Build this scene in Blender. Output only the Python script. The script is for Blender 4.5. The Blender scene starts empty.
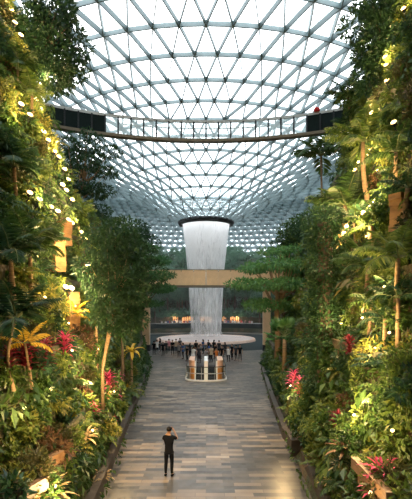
import bpy, bmesh, math, random
import numpy as np
from mathutils import Vector, Matrix
random.seed(7)
rng = np.random.default_rng(11)
S = bpy.context.scene
COL = S.collection
PI = math.pi
F = 420.0          # focal length in pixels of the 412x499 frame
EYE = 6.2          # eye height
HOR = 304.0        # image row of the horizon

# ------------------------------------------------------------------ render settings
S.view_settings.view_transform = 'Standard'
S.view_settings.look = 'None'
S.view_settings.gamma = 1.0
S.view_settings.exposure = 0.27
S.view_settings.use_curve_mapping = False
S.cycles.use_denoising = True
S.cycles.max_bounces = 7
S.cycles.diffuse_bounces = 3
S.cycles.glossy_bounces = 3
S.cycles.transmission_bounces = 5
S.cycles.transparent_max_bounces = 16
S.cycles.sample_clamp_indirect = 4.0
S.cycles.caustics_reflective = False
S.cycles.caustics_refractive = False

# ------------------------------------------------------------------ materials
def new_mat(name):
    m = bpy.data.materials.new(name); m.use_nodes = True
    nt = m.node_tree; nt.nodes.clear()
    out = nt.nodes.new('ShaderNodeOutputMaterial')
    return m, nt, out
def N(nt, t, **kw):
    n = nt.nodes.new(t)
    for k, v in kw.items():
        if k in n.inputs: n.inputs[k].default_value = v
        else: setattr(n, k, v)
    return n
def ramp(nt, stops, interp='LINEAR'):
    r = nt.nodes.new('ShaderNodeValToRGB'); cr = r.color_ramp; cr.interpolation = interp
    while len(cr.elements) > 1: cr.elements.remove(cr.elements[-1])
    cr.elements[0].position = stops[0][0]; cr.elements[0].color = (*stops[0][1], 1)
    for p, c in stops[1:]:
        e = cr.elements.new(p); e.color = (*c, 1)
    return r

def leaf_mat(name, stops, trans=0.32, gloss=0.035, seed=0.0):
    m, nt, out = new_mat(name); L = nt.links.new
    g = N(nt, 'ShaderNodeNewGeometry')
    oi = N(nt, 'ShaderNodeObjectInfo')
    tc = N(nt, 'ShaderNodeTexCoord')
    nz = N(nt, 'ShaderNodeTexNoise', Scale=0.9, Detail=2.0)
    L(tc.outputs['Object'], nz.inputs['Vector'])
    a = N(nt, 'ShaderNodeMath', operation='MULTIPLY_ADD'); a.inputs[1].default_value = 0.5
    L(g.outputs['Random Per Island'], a.inputs[0])
    b = N(nt, 'ShaderNodeMath', operation='MULTIPLY_ADD'); b.inputs[1].default_value = 0.3
    L(oi.outputs['Random'], b.inputs[0]); L(b.outputs[0], a.inputs[2])
    c = N(nt, 'ShaderNodeMath', operation='MULTIPLY_ADD'); c.inputs[1].default_value = 0.5; c.inputs[2].default_value = -0.15
    L(nz.outputs['Fac'], c.inputs[0]); L(c.outputs[0], b.inputs[2])
    r = ramp(nt, stops); L(a.outputs[0], r.inputs['Fac'])
    d = N(nt, 'ShaderNodeBsdfDiffuse'); L(r.outputs['Color'], d.inputs['Color'])
    t = N(nt, 'ShaderNodeBsdfTranslucent'); L(r.outputs['Color'], t.inputs['Color'])
    gl = N(nt, 'ShaderNodeBsdfGlossy', Roughness=0.4)
    m1 = N(nt, 'ShaderNodeMixShader', Fac=trans); L(d.outputs[0], m1.inputs[1]); L(t.outputs[0], m1.inputs[2])
    m2 = N(nt, 'ShaderNodeMixShader', Fac=gloss); L(m1.outputs[0], m2.inputs[1]); L(gl.outputs[0], m2.inputs[2])
    L(m2.outputs[0], out.inputs['Surface'])
    return m

def plain(name, col, rough=0.6, metal=0.0, var=0.25, scale=6.0, bump=0.0, emit=None, estr=0.0, stretch=(1,1,1)):
    m, nt, out = new_mat(name); L = nt.links.new
    p = N(nt, 'ShaderNodeBsdfPrincipled', Roughness=rough, Metallic=metal)
    tc = N(nt, 'ShaderNodeTexCoord'); mp = N(nt, 'ShaderNodeMapping'); mp.inputs['Scale'].default_value = stretch
    nz = N(nt, 'ShaderNodeTexNoise', Scale=scale, Detail=4.0)
    L(tc.outputs['Object'], mp.inputs['Vector']); L(mp.outputs[0], nz.inputs['Vector'])
    lo = tuple(max(0, c*(1-var)) for c in col); hi = tuple(min(1, c*(1+var)) for c in col)
    r = ramp(nt, [(0.3, lo), (0.7, hi)]); L(nz.outputs['Fac'], r.inputs['Fac'])
    L(r.outputs['Color'], p.inputs['Base Color'])
    if bump:
        b = N(nt, 'ShaderNodeBump', Strength=bump, Distance=0.05); L(nz.outputs['Fac'], b.inputs['Height']); L(b.outputs[0], p.inputs['Normal'])
    if emit:
        p.inputs['Emission Color'].default_value = (*emit, 1); p.inputs['Emission Strength'].default_value = estr
    L(p.outputs[0], out.inputs['Surface'])
    return m

def floor_mat():
    m, nt, out = new_mat('stone_setts'); L = nt.links.new
    p = N(nt, 'ShaderNodeBsdfPrincipled')
    tc = N(nt, 'ShaderNodeTexCoord')
    br = N(nt, 'ShaderNodeTexBrick', Scale=1.0)
    br.offset = 0.37; br.squash = 1.0
    br.inputs['Brick Width'].default_value = 0.95; br.inputs['Row Height'].default_value = 0.26
    br.inputs['Mortar Size'].default_value = 0.008; br.inputs['Bias'].default_value = 0.0
    br.inputs['Color1'].default_value = (0, 0, 0, 1); br.inputs['Color2'].default_value = (1, 1, 1, 1); br.inputs['Mortar'].default_value = (0.3, 0.3, 0.3, 1)
    L(tc.outputs['Object'], br.inputs['Vector'])
    nz = N(nt, 'ShaderNodeTexNoise', Scale=0.45, Detail=3.0); L(tc.outputs['Object'], nz.inputs['Vector'])
    ad = N(nt, 'ShaderNodeMath', operation='MULTIPLY_ADD'); ad.inputs[1].default_value = 0.8
    L(br.outputs['Color'], ad.inputs[0])
    sc = N(nt, 'ShaderNodeMath', operation='MULTIPLY_ADD'); sc.inputs[1].default_value = 0.9; sc.inputs[2].default_value = -0.36
    L(nz.outputs['Fac'], sc.inputs[0]); L(sc.outputs[0], ad.inputs[2])
    r = ramp(nt, [(0.0, (0.022, 0.021, 0.020)), (0.35, (0.060, 0.055, 0.049)), (0.6, (0.108, 0.092, 0.075)), (0.85, (0.18, 0.14, 0.10)), (1.0, (0.26, 0.22, 0.175))])
    L(ad.outputs[0], r.inputs['Fac']); L(r.outputs['Color'], p.inputs['Base Color'])
    n2 = N(nt, 'ShaderNodeTexNoise', Scale=3.0); L(tc.outputs['Object'], n2.inputs['Vector'])
    rr = N(nt, 'ShaderNodeMapRange'); rr.inputs['To Min'].default_value = 0.24; rr.inputs['To Max'].default_value = 0.5
    L(n2.outputs['Fac'], rr.inputs['Value']); L(rr.outputs[0], p.inputs['Roughness'])
    b = N(nt, 'ShaderNodeBump', Strength=0.25, Distance=0.02); L(br.outputs['Color'], b.inputs['Height']); L(b.outputs[0], p.inputs['Normal'])
    L(p.outputs[0], out.inputs['Surface'])
    return m

def wall_mat():
    m, nt, out = new_mat('mossy_stone'); L = nt.links.new
    p = N(nt, 'ShaderNodeBsdfPrincipled', Roughness=0.9)
    tc = N(nt, 'ShaderNodeTexCoord')
    nz = N(nt, 'ShaderNodeTexNoise', Scale=0.8, Detail=6.0); L(tc.outputs['Object'], nz.inputs['Vector'])
    r = ramp(nt, [(0.3, (0.022, 0.028, 0.012)), (0.5, (0.045, 0.05, 0.02)), (0.62, (0.09, 0.06, 0.03)), (0.75, (0.13, 0.085, 0.04))])
    L(nz.outputs['Fac'], r.inputs['Fac']); L(r.outputs['Color'], p.inputs['Base Color'])
    n2 = N(nt, 'ShaderNodeTexNoise', Scale=7.0, Detail=5.0); L(tc.outputs['Object'], n2.inputs['Vector'])
    b = N(nt, 'ShaderNodeBump', Strength=0.9, Distance=0.1); L(n2.outputs['Fac'], b.inputs['Height']); L(b.outputs[0], p.inputs['Normal'])
    L(p.outputs[0], out.inputs['Surface'])
    return m

def glass_mat(name, tint=(0.93, 0.97, 0.98), refl=0.08, dark=0.0):
    m, nt, out = new_mat(name); L = nt.links.new
    t = N(nt, 'ShaderNodeBsdfTransparent'); t.inputs['Color'].default_value = (*tint, 1)
    g = N(nt, 'ShaderNodeBsdfGlossy', Roughness=0.08); g.inputs['Color'].default_value = (0.85, 0.95, 1, 1)
    lw = N(nt, 'ShaderNodeFresnel', IOR=1.45)
    mm = N(nt, 'ShaderNodeMath', operation='MULTIPLY'); mm.inputs[1].default_value = refl*10
    mm.use_clamp = True
    L(lw.outputs[0], mm.inputs[0])
    mx = N(nt, 'ShaderNodeMixShader'); L(mm.outputs[0], mx.inputs['Fac']); L(t.outputs[0], mx.inputs[1]); L(g.outputs[0], mx.inputs[2])
    L(mx.outputs[0], out.inputs['Surface'])
    return m

def water_mat(name, lo=0.35, hi=0.97, sx=9.0, sz=0.25):
    m, nt, out = new_mat(name); L = nt.links.new
    tc = N(nt, 'ShaderNodeTexCoord'); mp = N(nt, 'ShaderNodeMapping'); mp.inputs['Scale'].default_value = (sx*0.25, sx*0.25, sz)
    nz = N(nt, 'ShaderNodeTexNoise', Scale=2.2, Detail=6.0, Roughness=0.65)
    L(tc.outputs['Object'], mp.inputs['Vector']); L(mp.outputs[0], nz.inputs['Vector'])
    mp2 = N(nt, 'ShaderNodeMapping'); mp2.inputs['Scale'].default_value = (1, 1, 0.12); L(tc.outputs['Object'], mp2.inputs['Vector'])
    n2 = N(nt, 'ShaderNodeTexNoise', Scale=0.6, Detail=3.0); L(mp2.outputs[0], n2.inputs['Vector'])
    sx_ = N(nt, 'ShaderNodeSeparateXYZ'); L(tc.outputs['Object'], sx_.inputs[0])
    zr = N(nt, 'ShaderNodeMapRange'); zr.inputs['From Min'].default_value = 2; zr.inputs['From Max'].default_value = 20; zr.inputs['To Min'].default_value = -0.26; zr.inputs['To Max'].default_value = 0.32
    L(sx_.outputs['Z'], zr.inputs['Value'])
    a0 = N(nt, 'ShaderNodeMath', operation='ADD'); L(nz.outputs['Fac'], a0.inputs[0]); L(zr.outputs[0], a0.inputs[1])
    ad = N(nt, 'ShaderNodeMath', operation='ADD'); L(a0.outputs[0], ad.inputs[0]); L(n2.outputs['Fac'], ad.inputs[1])
    mr = N(nt, 'ShaderNodeMapRange'); mr.inputs['From Min'].default_value = 0.72; mr.inputs['From Max'].default_value = 1.22
    mr.inputs['To Min'].default_value = lo; mr.inputs['To Max'].default_value = hi
    L(ad.outputs[0], mr.inputs['Value'])
    t = N(nt, 'ShaderNodeBsdfTransparent')
    d = N(nt, 'ShaderNodeBsdfDiffuse'); d.inputs['Color'].default_value = (0.985, 0.985, 0.99, 1)
    tr = N(nt, 'ShaderNodeBsdfTranslucent'); tr.inputs['Color'].default_value = (0.985, 0.985, 0.99, 1)
    m1 = N(nt, 'ShaderNodeMixShader', Fac=0.65); L(d.outputs[0], m1.inputs[1]); L(tr.outputs[0], m1.inputs[2])
    mx = N(nt, 'ShaderNodeMixShader'); L(mr.outputs[0], mx.inputs['Fac']); L(t.outputs[0], mx.inputs[1]); L(m1.outputs[0], mx.inputs[2])
    L(mx.outputs[0], out.inputs['Surface'])
    return m

M = {}
M['floor'] = floor_mat()
M['wall'] = wall_mat()
M['glass'] = glass_mat('roof_glass', (0.96, 0.99, 0.995), 0.035)
M['rail_glass'] = glass_mat('rail_glass', (0.90, 0.965, 0.97), 0.06)
def frosted(name, fac):
    m, nt, out = new_mat(name); L = nt.links.new
    t = N(nt, 'ShaderNodeBsdfTransparent'); t.inputs['Color'].default_value = (.95, .98, .98, 1)
    d = N(nt, 'ShaderNodeBsdfTranslucent'); d.inputs['Color'].default_value = (.9, .97, .97, 1)
    mx = N(nt, 'ShaderNodeMixShader', Fac=fac); L(t.outputs[0], mx.inputs[1]); L(d.outputs[0], mx.inputs[2]); L(mx.outputs[0], out.inputs['Surface']); return m
M['frost'] = frosted('frosted_glass', .28)
M['water'] = water_mat('falling_water', 0.12, 0.97)
M['steel'] = plain('roof_steel', (0.17, 0.235, 0.25), 0.5, 0.0, 0.1, 2.0)
M['dark_steel'] = plain('dark_steel', (0.035, 0.04, 0.045), 0.45, 0.2, 0.2)
M['panel_dark'] = plain('dark_panel', (0.008, 0.016, 0.016), 0.75, 0.0, 0.2)
M['grey'] = plain('grey_steel', (0.45, 0.46, 0.45), 0.4, 0.3, 0.1)
M['bronze'] = plain('bronze_edge', (0.11, 0.10, 0.075), 0.4, 0.4, 0.2)
M['gold'] = plain('gold_cladding', (0.80, 0.57, 0.34), 0.42, 0.15, 0.08, 1.5)
M['gold_dark'] = plain('gold_shade', (0.16, 0.13, 0.085), 0.5, 0.1, 0.1)  # darker gold-brown for deck, coping and edge beams
M['kerb'] = plain('kerb_timber', (0.048, 0.038, 0.028), 0.6, 0.0, 0.3, 5.0, 0.3)
M['timber'] = plain('planter_timber', (0.19, 0.105, 0.05), 0.6, 0.0, 0.35, 4.0, 0.4, stretch=(1, 6, 6))
M['stone'] = plain('ochre_stone', (0.34, 0.19, 0.075), 0.8, 0.0, 0.35, 2.5, 0.6, stretch=(1, 1, 2.5))
M['white'] = plain('white_coat', (0.8, 0.8, 0.78), 0.4, 0.0, 0.05)
M['copper'] = plain('copper_wood', (0.62, 0.25, 0.06), 0.45, 0.0, 0.2, 3.0)
M['copper_pale'] = plain('pale_copper', (0.72, 0.45, 0.30), 0.35, 0.0, 0.15, 3.0)
M['step'] = plain('escalator_step', (0.03, 0.03, 0.032), 0.4, 0.5, 0.2)
M['rubber'] = plain('rubber', (0.02, 0.02, 0.02), 0.5)
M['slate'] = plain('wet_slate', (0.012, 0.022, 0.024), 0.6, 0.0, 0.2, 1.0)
M['foam'] = plain('pool_foam', (0.50, 0.42, 0.40), 0.5, 0.0, 0.12, 0.8, 0.4)
M['rim'] = plain('pool_rim', (0.62, 0.42, 0.32), 0.35, 0.0, 0.1, 1.0)
M['bark'] = plain('bark', (0.10, 0.075, 0.05), 0.9, 0.0, 0.35, 8.0, 0.6, stretch=(1, 1, 0.3))
M['bark_pale'] = plain('pale_bark', (0.23, 0.155, 0.085), 0.85, 0.0, 0.3, 10.0, 0.5, stretch=(0.4, 0.4, 3))
M['stem_green'] = plain('green_stem', (0.10, 0.13, 0.04), 0.7, 0.0, 0.3, 5.0)
M['lamp_lens'] = plain('lamp_lens', (1, 0.8, 0.5), 0.3, 0, 0, 1, 0, (1.0, 0.66, 0.26), 4.2)
M['shop_glow'] = plain('lit_shop', (0.9, 0.5, 0.2), 0.4, 0, 0.3, 0.6, 0, (1.0, 0.45, 0.16), 0.9)
M['concrete'] = plain('terrace_slab', (0.09, 0.10, 0.09), 0.8, 0.0, 0.3, 0.5)
for k_ in ('panel_dark', 'dark_steel', 'step', 'slate'):
    [n for n in M[k_].node_tree.nodes if n.type == 'BSDF_PRINCIPLED'][0].inputs['Specular IOR Level'].default_value = 0.08
# leaves
M['leaf_dark'] = leaf_mat('leaf_dark', [(0.1, (0.009, 0.030, 0.014)), (0.5, (0.022, 0.065, 0.024)), (0.9, (0.055, 0.120, 0.041))])
M['leaf_mid'] = leaf_mat('leaf_mid', [(0.1, (0.013, 0.041, 0.011)), (0.5, (0.042, 0.094, 0.019)), (0.9, (0.114, 0.180, 0.037))])
M['leaf_light'] = leaf_mat('leaf_light', [(0.1, (0.034, 0.078, 0.013)), (0.5, (0.097, 0.156, 0.026)), (0.9, (0.228, 0.262, 0.052))])
M['leaf_lime'] = leaf_mat('leaf_lime', [(0.1, (0.067, 0.096, 0.014)), (0.5, (0.179, 0.192, 0.032)), (0.9, (0.370, 0.320, 0.072))])
M['leaf_olive'] = leaf_mat('leaf_olive', [(0.1, (0.021, 0.030, 0.009)), (0.5, (0.057, 0.062, 0.018)), (0.9, (0.133, 0.116, 0.037))])
M['leaf_brown'] = leaf_mat('leaf_brown', [(0.1, (0.035, 0.022, 0.012)), (0.5, (0.100, 0.055, 0.028)), (0.9, (0.200, 0.120, 0.050))])
M['leaf_far_haze'] = leaf_mat('leaf_far_haze', [(0.1, (0.030, 0.098, 0.063)), (0.5, (0.075, 0.195, 0.120)), (0.9, (0.165, 0.345, 0.195))])  # paler teal leaf colour stands in for haze and light on the far trees
M['leaf_layer'] = leaf_mat('leaf_layer', [(0.1, (0.024, 0.094, 0.033)), (0.5, (0.061, 0.176, 0.055)), (0.9, (0.143, 0.308, 0.094))])
M['leaf_pink'] = leaf_mat('leaf_pink', [(0.1, (0.176, 0.013, 0.039)), (0.5, (0.528, 0.050, 0.143)), (0.9, (0.880, 0.242, 0.374))], 0.4)
M['leaf_red'] = leaf_mat('leaf_red', [(0.1, (0.077, 0.009, 0.013)), (0.5, (0.242, 0.022, 0.039)), (0.9, (0.495, 0.088, 0.099))], 0.35)
M['leaf_yellow'] = leaf_mat('leaf_yellow', [(0.1, (0.330, 0.220, 0.017)), (0.5, (0.682, 0.462, 0.033)), (0.9, (0.935, 0.748, 0.154))], 0.35)
M['leaf_cream'] = leaf_mat('leaf_cream', [(0.1, (0.308, 0.209, 0.088)), (0.5, (0.638, 0.462, 0.220)), (0.9, (0.935, 0.792, 0.495))], 0.3)

# ------------------------------------------------------------------ object helpers
def tag(o, label=None, cat=None, group=None, kind=None):
    if label: o['label'] = label
    if cat: o['category'] = cat
    if group: o['group'] = group
    if kind: o['kind'] = kind
    return o
def empty(name, loc=(0, 0, 0), link=True):
    o = bpy.data.objects.new(name, None); o.empty_display_size = 0.3
    if link: COL.objects.link(o)
    o.location = loc
    return o
class MB:
    """collects geometry, then links it as one mesh object"""
    def __init__(s): s.v = []; s.f = []; s.n = 0; s.mi = []; s.cur = 0
    def add(s, verts, faces):
        verts = np.asarray(verts, dtype=float).reshape(-1, 3)
        for f in faces: s.f.append([i + s.n for i in f]); s.mi.append(s.cur)
        s.v.append(verts); s.n += len(verts)
    def addn(s, verts, faces):
        s.v.append(verts.reshape(-1, 3)); s.f.extend((faces + s.n).tolist()); s.mi.extend([s.cur]*len(faces)); s.n += len(verts.reshape(-1, 3))
    def box(s, c, d, rz=0.0, m=None):
        x, y, z = (k/2 for k in d)
        p = np.array([[-x,-y,-z],[x,-y,-z],[x,y,-z],[-x,y,-z],[-x,-y,z],[x,-y,z],[x,y,z],[-x,y,z]])
        if rz:
            ca, sa = math.cos(rz), math.sin(rz); p = p @ np.array([[ca, sa, 0],[-sa, ca, 0],[0, 0, 1]])
        if m is not None: p = p @ np.array(m).T
        s.add(p + np.array(c), [(0,3,2,1),(4,5,6,7),(0,1,5,4),(1,2,6,5),(2,3,7,6),(3,0,4,7)])
    def tube(s, path, rad, seg=7, cap=True):
        path = [Vector(p) for p in path]; n = len(path)
        if not hasattr(rad, '__len__'): rad = [rad]*n
        vs = []; 
        for i, p in enumerate(path):
            t = (path[min(i+1, n-1)] - path[max(i-1, 0)]).normalized()
            a = t.cross(Vector((0.13, 0.97, 0.2)));
            if a.length < 1e-3: a = t.cross(Vector((1, 0, 0)))
            a.normalize(); b = t.cross(a)
            for k in range(seg):
                w = 2*PI*k/seg; vs.append(p + (a*math.cos(w) + b*math.sin(w))*rad[i])
        fs = []
        for i in range(n-1):
            for k in range(seg):
                k2 = (k+1) % seg; fs.append((i*seg+k, i*seg+k2, (i+1)*seg+k2, (i+1)*seg+k))
        if cap: fs.append(tuple(range(seg))[::-1]); fs.append(tuple((n-1)*seg+k for k in range(seg)))
        s.add([tuple(v) for v in vs], fs)
    def lathe(s, prof, seg=48, c=(0, 0, 0), a0=0.0, a1=2*PI):
        full = abs(a1-a0-2*PI) < 1e-6; cols = seg if full else seg+1
        vs = []
        for k in range(cols):
            w = a0+(a1-a0)*k/seg
            for r, z in prof: vs.append((c[0]+r*math.cos(w), c[1]+r*math.sin(w), c[2]+z))
        n = len(prof); fs = []
        for k in range(seg):
            k2 = (k+1) % cols
            for j in range(n-1): fs.append((k*n+j, k2*n+j, k2*n+j+1, k*n+j+1))
        s.add(vs, fs)
    def leaves(s, pos, dirn, nor, ln, wd, fold=0.25, droop=0.15):
        """folded pointed leaves, 6 vertices each (base, two sides twice, tip)"""
        pos = np.asarray(pos, float); n = len(pos)
        d = dirn/(np.linalg.norm(dirn, axis=1, keepdims=True)+1e-9)
        sd = np.cross(d, nor); sd /= (np.linalg.norm(sd, axis=1, keepdims=True)+1e-9)
        up = np.cross(sd, d)
        ln = np.broadcast_to(np.asarray(ln, float), (n,))[:, None]; wd = np.broadcast_to(np.asarray(wd, float), (n,))[:, None]
        b = pos; mid = pos + d*ln*0.45
        l = mid + sd*wd*0.5 + up*wd*fold; r = mid - sd*wd*0.5 + up*wd*fold
        t = pos + d*ln - up*ln*droop
        v = np.stack([b, l, t, r], axis=1)
        idx = np.arange(n)[:, None]*4
        f = np.concatenate([idx+np.array([[0, 2, 1]]), idx+np.array([[0, 3, 2]])], axis=0)
        s.addn(v.reshape(-1, 3), f)
    def mesh(s, name, mats, smooth=False):
        me = bpy.data.meshes.new(name)
        v = np.concatenate(s.v) if s.v else np.zeros((0, 3))
        me.from_pydata(v.tolist(), [], s.f)
        for m in (mats if isinstance(mats, (list, tuple)) else [mats]): me.materials.append(m)
        if any(s.mi): me.polygons.foreach_set('material_index', s.mi)
        if smooth: me.polygons.foreach_set('use_smooth', [True]*len(me.polygons))
        me.update()
        return me
    def obj(s, name, mats, parent=None, link=True, smooth=False):
        o = bpy.data.objects.new(name, s.mesh(name, mats, smooth))
        if link: COL.objects.link(o)
        if parent: o.parent = parent
        return o
def mesh_obj(name, me, parent=None, link=True):
    o = bpy.data.objects.new(name, me)
    if link: COL.objects.link(o)
    if parent: o.parent = parent
    return o
def dup(root, loc, rz=0.0, sc=1.0, tilt=(0, 0)):
    r = root.copy(); COL.objects.link(r)
    r.location = loc; r.rotation_euler = (tilt[0], tilt[1], rz); r.scale = (sc, sc, sc) if not hasattr(sc, '__len__') else sc
    for ch in PROTO_CHILDREN.get(root.name, []):
        c = ch.copy(); COL.objects.link(c); c.parent = r
    return r
PROTO_CHILDREN = {}
def struct(o): o['kind'] = 'structure'; return o
def unit(n): 
    v = rng.normal(size=(n, 3)); return v/np.linalg.norm(v, axis=1, keepdims=True)

# ------------------------------------------------------------------ the valley's shape
BY = [-12, 0, 13, 27, 40, 50, 56, 62, 70]; BX = [2.8, 3.0, 3.35, 4.35, 5.5, 7.2, 11.0, 17.0, 23.0]
def base(Y): return float(np.interp(Y, BY, BX))
TOPS = {-1: ([-12, 20.3, 21.5, 24, 30, 40, 50, 58, 70], [25, 25, 16, 12.6, 11, 10.6, 9.5, 7, 4.5]),
        1: ([-12, 22.5, 25, 27.5, 31, 40, 50, 58, 70], [25, 25, 18, 14, 12, 10.8, 9.5, 7, 4.5])}
def top(Y, s): return float(np.interp(Y, *TOPS[s]))
STEP = 2.2; LEAN = 0.28
def profile():
    p = [(0.0, 0.0), (0.30, 0.40)]
    for k in range(12):
        o = 0.45 + k*LEAN*STEP; z = 0.4 + k*STEP
        p += [(o, z), (o+0.05, z+STEP), (o+0.05, z+STEP+0.16), (o+0.15, z+STEP+0.16), (o+0.15, z+STEP-0.05)]
    return p
def surf(Y, z, s):
    b = base(Y)
    if z < 0.4: return b
    if z > top(Y, s): return 999
    k = math.floor((z-0.4)/STEP)
    return b + 0.45 + k*LEAN*STEP + ((z-0.4)-k*STEP)*0.05/STEP
def ray(px, py, Y0=6.0, Y1=75.0):
    """first point of the planted walls in the direction of a pixel"""
    a = (px-206)/F; e = (HOR-py)/F; Y = Y0
    while Y < Y1:
        z = EYE+e*Y
        if z < 0: return None
        if abs(a*Y) >= surf(Y, z, 1 if a > 0 else -1): return Vector((a*Y, Y, z))
        Y += 0.04
    return None
def pt(px, py, Y): return Vector(((px-206)/F*Y, Y, EYE+(HOR-py)/F*Y))
def pix(p): return (206+F*p[0]/p[1], HOR-F*(p[2]-EYE)/p[1])
def ground(x, Y):
    """height of the planted terraces at x, Y"""
    d = abs(x)-base(Y)
    if d < 0: return 0.0
    if d < 0.45: return 0.4
    k = math.floor((d-0.2)/(LEAN*STEP))
    return min(0.4+max(k, 0)*STEP, top(Y, 1 if x > 0 else -1))

# ------------------------------------------------------------------ setting: floor, walls, back terraces
WX, WY0, WY1 = 1.62, 33.6, 41.6     # escalator well
def well_outline(inset=0.0, n=14):
    pts = []
    for k in range(n+1):
        w = PI + PI*k/n
        pts.append(((WX-inset)*math.cos(w), WY0+0.9+(0.9-inset)*math.sin(w)))
    return pts + [(WX-inset, WY1), (-(WX-inset), WY1)]
bm = bmesh.new()
def loop(pts):
    vs = [bm.verts.new((x, y, 0)) for x, y in pts]
    return [bm.edges.new((vs[i], vs[(i+1) % len(vs)])) for i in range(len(vs))]
ed = loop([(-110, -14), (110, -14), (110, 185), (-110, 185)]) + loop(well_outline())
bmesh.ops.triangle_fill(bm, edges=ed, use_beauty=True, normal=(0, 0, 1))
for f in list(bm.faces):
    c = f.calc_center_median()
    if abs(c.x) < WX-0.05 and WY0+0.3 < c.y < WY1-0.01 and all(abs(v.co.x) <= WX+1e-4 and v.co.y > WY0-1e-4 and v.co.y < WY1+1e-4 for v in f.verts): bm.faces.remove(f)
for f in bm.faces:
    if f.normal.z < 0: f.normal_flip()
me = bpy.data.meshes.new('floor'); bm.to_mesh(me); bm.free(); me.materials.append(M['floor'])
struct(mesh_obj('floor', me))
# lower storey below the well
b = MB(); b.box((0, 36, -5.1), (14, 26, 0.2)); b.box((0, 44.5, -2.6), (14, 0.3, 5.0)); b.box((0, 23, -2.6), (14, 0.3, 5.0)); b.box((-7, 34, -2.6), (0.3, 22, 5)); b.box((7, 34, -2.6), (0.3, 22, 5))
struct(b.obj('wall_lower', M['concrete']))
PR = profile()
def valley_wall(sgn, name):
    ys = list(np.arange(-12, 20, 1.0))+list(np.arange(20, 34, .5))+list(np.arange(34, 71, 1.0)); b = MB(); vs = []
    n = len(PR)+1
    for Y in ys:
        T = top(Y, sgn); bb = base(Y)
        for o, z in PR:
            if z > T: vs.append((sgn*(bb+o), Y, T))
            else:
                w = 0.06*math.sin(Y*1.7+z*0.9)+0.05*math.sin(Y*0.61-z*2.1) if o > 0.4 else 0
                vs.append((sgn*(bb+o+w), Y, z))
        vs.append((sgn*70, Y, T))
    fs = []
    for i in range(len(ys)-1):
        for j in range(n-1):
            q = (i*n+j, i*n+j+1, (i+1)*n+j+1, (i+1)*n+j); fs.append(q if sgn > 0 else q[::-1])
    b.add(vs, fs)
    return struct(b.obj(name, M['wall']))
valley_wall(-1, 'wall_left'); valley_wall(1, 'wall_right')
b = MB(); b.box((0, -12.4, 13), (60, 0.8, 27)); struct(b.obj('wall_rear', M['wall']))  # unseen wall added to block sky light from behind the camera
AX = (0, 72)        # axis of the waterfall
# amphitheatre terraces behind the pool
b = MB()
prof = [(21, 0), (21, 0.9), (24.5, 0.9), (24.5, 4.3), (26.5, 4.3), (26.5, 4.9), (31, 4.9), (31, 8.0), (37, 8.0), (37, 11.0), (46, 11.0), (46, 13.0), (97, 13.0), (97, 6)]
b.lathe(prof, 60, (0, 72, 0), -0.15*PI, 1.15*PI); struct(b.obj('wall_back', M['wall']))
b = MB(); b.lathe([(97.5, -1), (97.5, 8.5)], 72, (0, 72, 0)); struct(b.obj('wall_light_block_ring', M['concrete']))  # unseen ring added to stop light leaking in below the roof edge

# kerbs along the path (dark timber planter edges)
def kerb(name, pts, h=0.46, w=0.26):
    b = MB(); vs = []
    for i, (x, y) in enumerate(pts):
        p0 = Vector(pts[max(i-1, 0)]); p1 = Vector(pts[min(i+1, len(pts)-1)]); t = (p1-p0).normalized(); nn = Vector((-t.y, t.x))
        if x < 0: nn = nn
        if (nn.x > 0) != (x > 0): nn = -nn
        a = Vector((x, y)); o = a+nn*w
        vs += [(a.x, a.y, 0), (a.x, a.y, h), (o.x, o.y, h), (o.x, o.y, 0)]
    fs = []
    for i in range(len(pts)-1):
        for j in range(4): fs.append((i*4+j, i*4+(j+1) % 4, (i+1)*4+(j+1) % 4, (i+1)*4+j))
    e = (len(pts)-1)*4; fs += [(0, 1, 2, 3), (e, e+1, e+2, e+3)]
    b.add(vs, fs); o = b.obj(name, M['kerb'])
    return struct(o)
kerb('trim_1', [(-base(y)+0.02, y) for y in np.arange(2, 50, 1.5)])
kerb('trim_2', [(base(y)-0.02-(0.25 if y > 18 else 0), y) for y in np.arange(17.9, 50, 1.5)])
kerb('trim_3', [(base(y)+0.12, y) for y in np.arange(2, 17.5, 1.2)] )
b = MB(); b.box((base(17.4)+0.18, 17.5, 0.33), (0.75, 0.85, 0.66)); struct(b.obj('trim_4', M['kerb']))

for s_, nm in ((-1, 'trim_5'), (1, 'trim_6')):
    b = MB(); b.box((s_*18, 35.2, 15.5), (4, 4, 13)); struct(b.obj(nm, M['wall']))
# ------------------------------------------------------------------ the glass roof
RR = [4.3, 6.3, 8.2, 10.2, 12.4, 14.6, 16.9, 20, 24, 29, 34, 40, 45]
RZ = [20.2, 21.1, 22.2, 23.35, 24.5, 25.5, 26.6, 28.2, 30.0, 31.9, 33.5, 34.8, 35.2]
def roof_z(r):
    if r <= 45: return float(np.interp(r, RR, RZ))
    return 35.2-28.0*((r-45)/52.5)**2
rs = [4.3]; 
def spacing(r): return 2.1+0.095*max(0, min(r, 31)-18)-(0.9 if r > 44 else 0)
while rs[-1] < 95.5: rs.append(rs[-1]+spacing(rs[-1]))
def count(r):
    return 28 if r < 9 else 44 if r < 15 else 60 if r < 22 else 80 if r < 46 else 128
rings = []
off = 0.0
for i, r in enumerate(rs):
    n = count(r); off = (i % 2)*0.5
    rings.append([Vector((AX[0]+r*math.cos(2*PI*(k+off)/n), AX[1]+r*math.sin(2*PI*(k+off)/n), roof_z(r))) for k in range(n)])
flat = [v for R in rings for v in R]; start = np.cumsum([0]+[len(R) for R in rings])
edges = set(); tris = []
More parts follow.
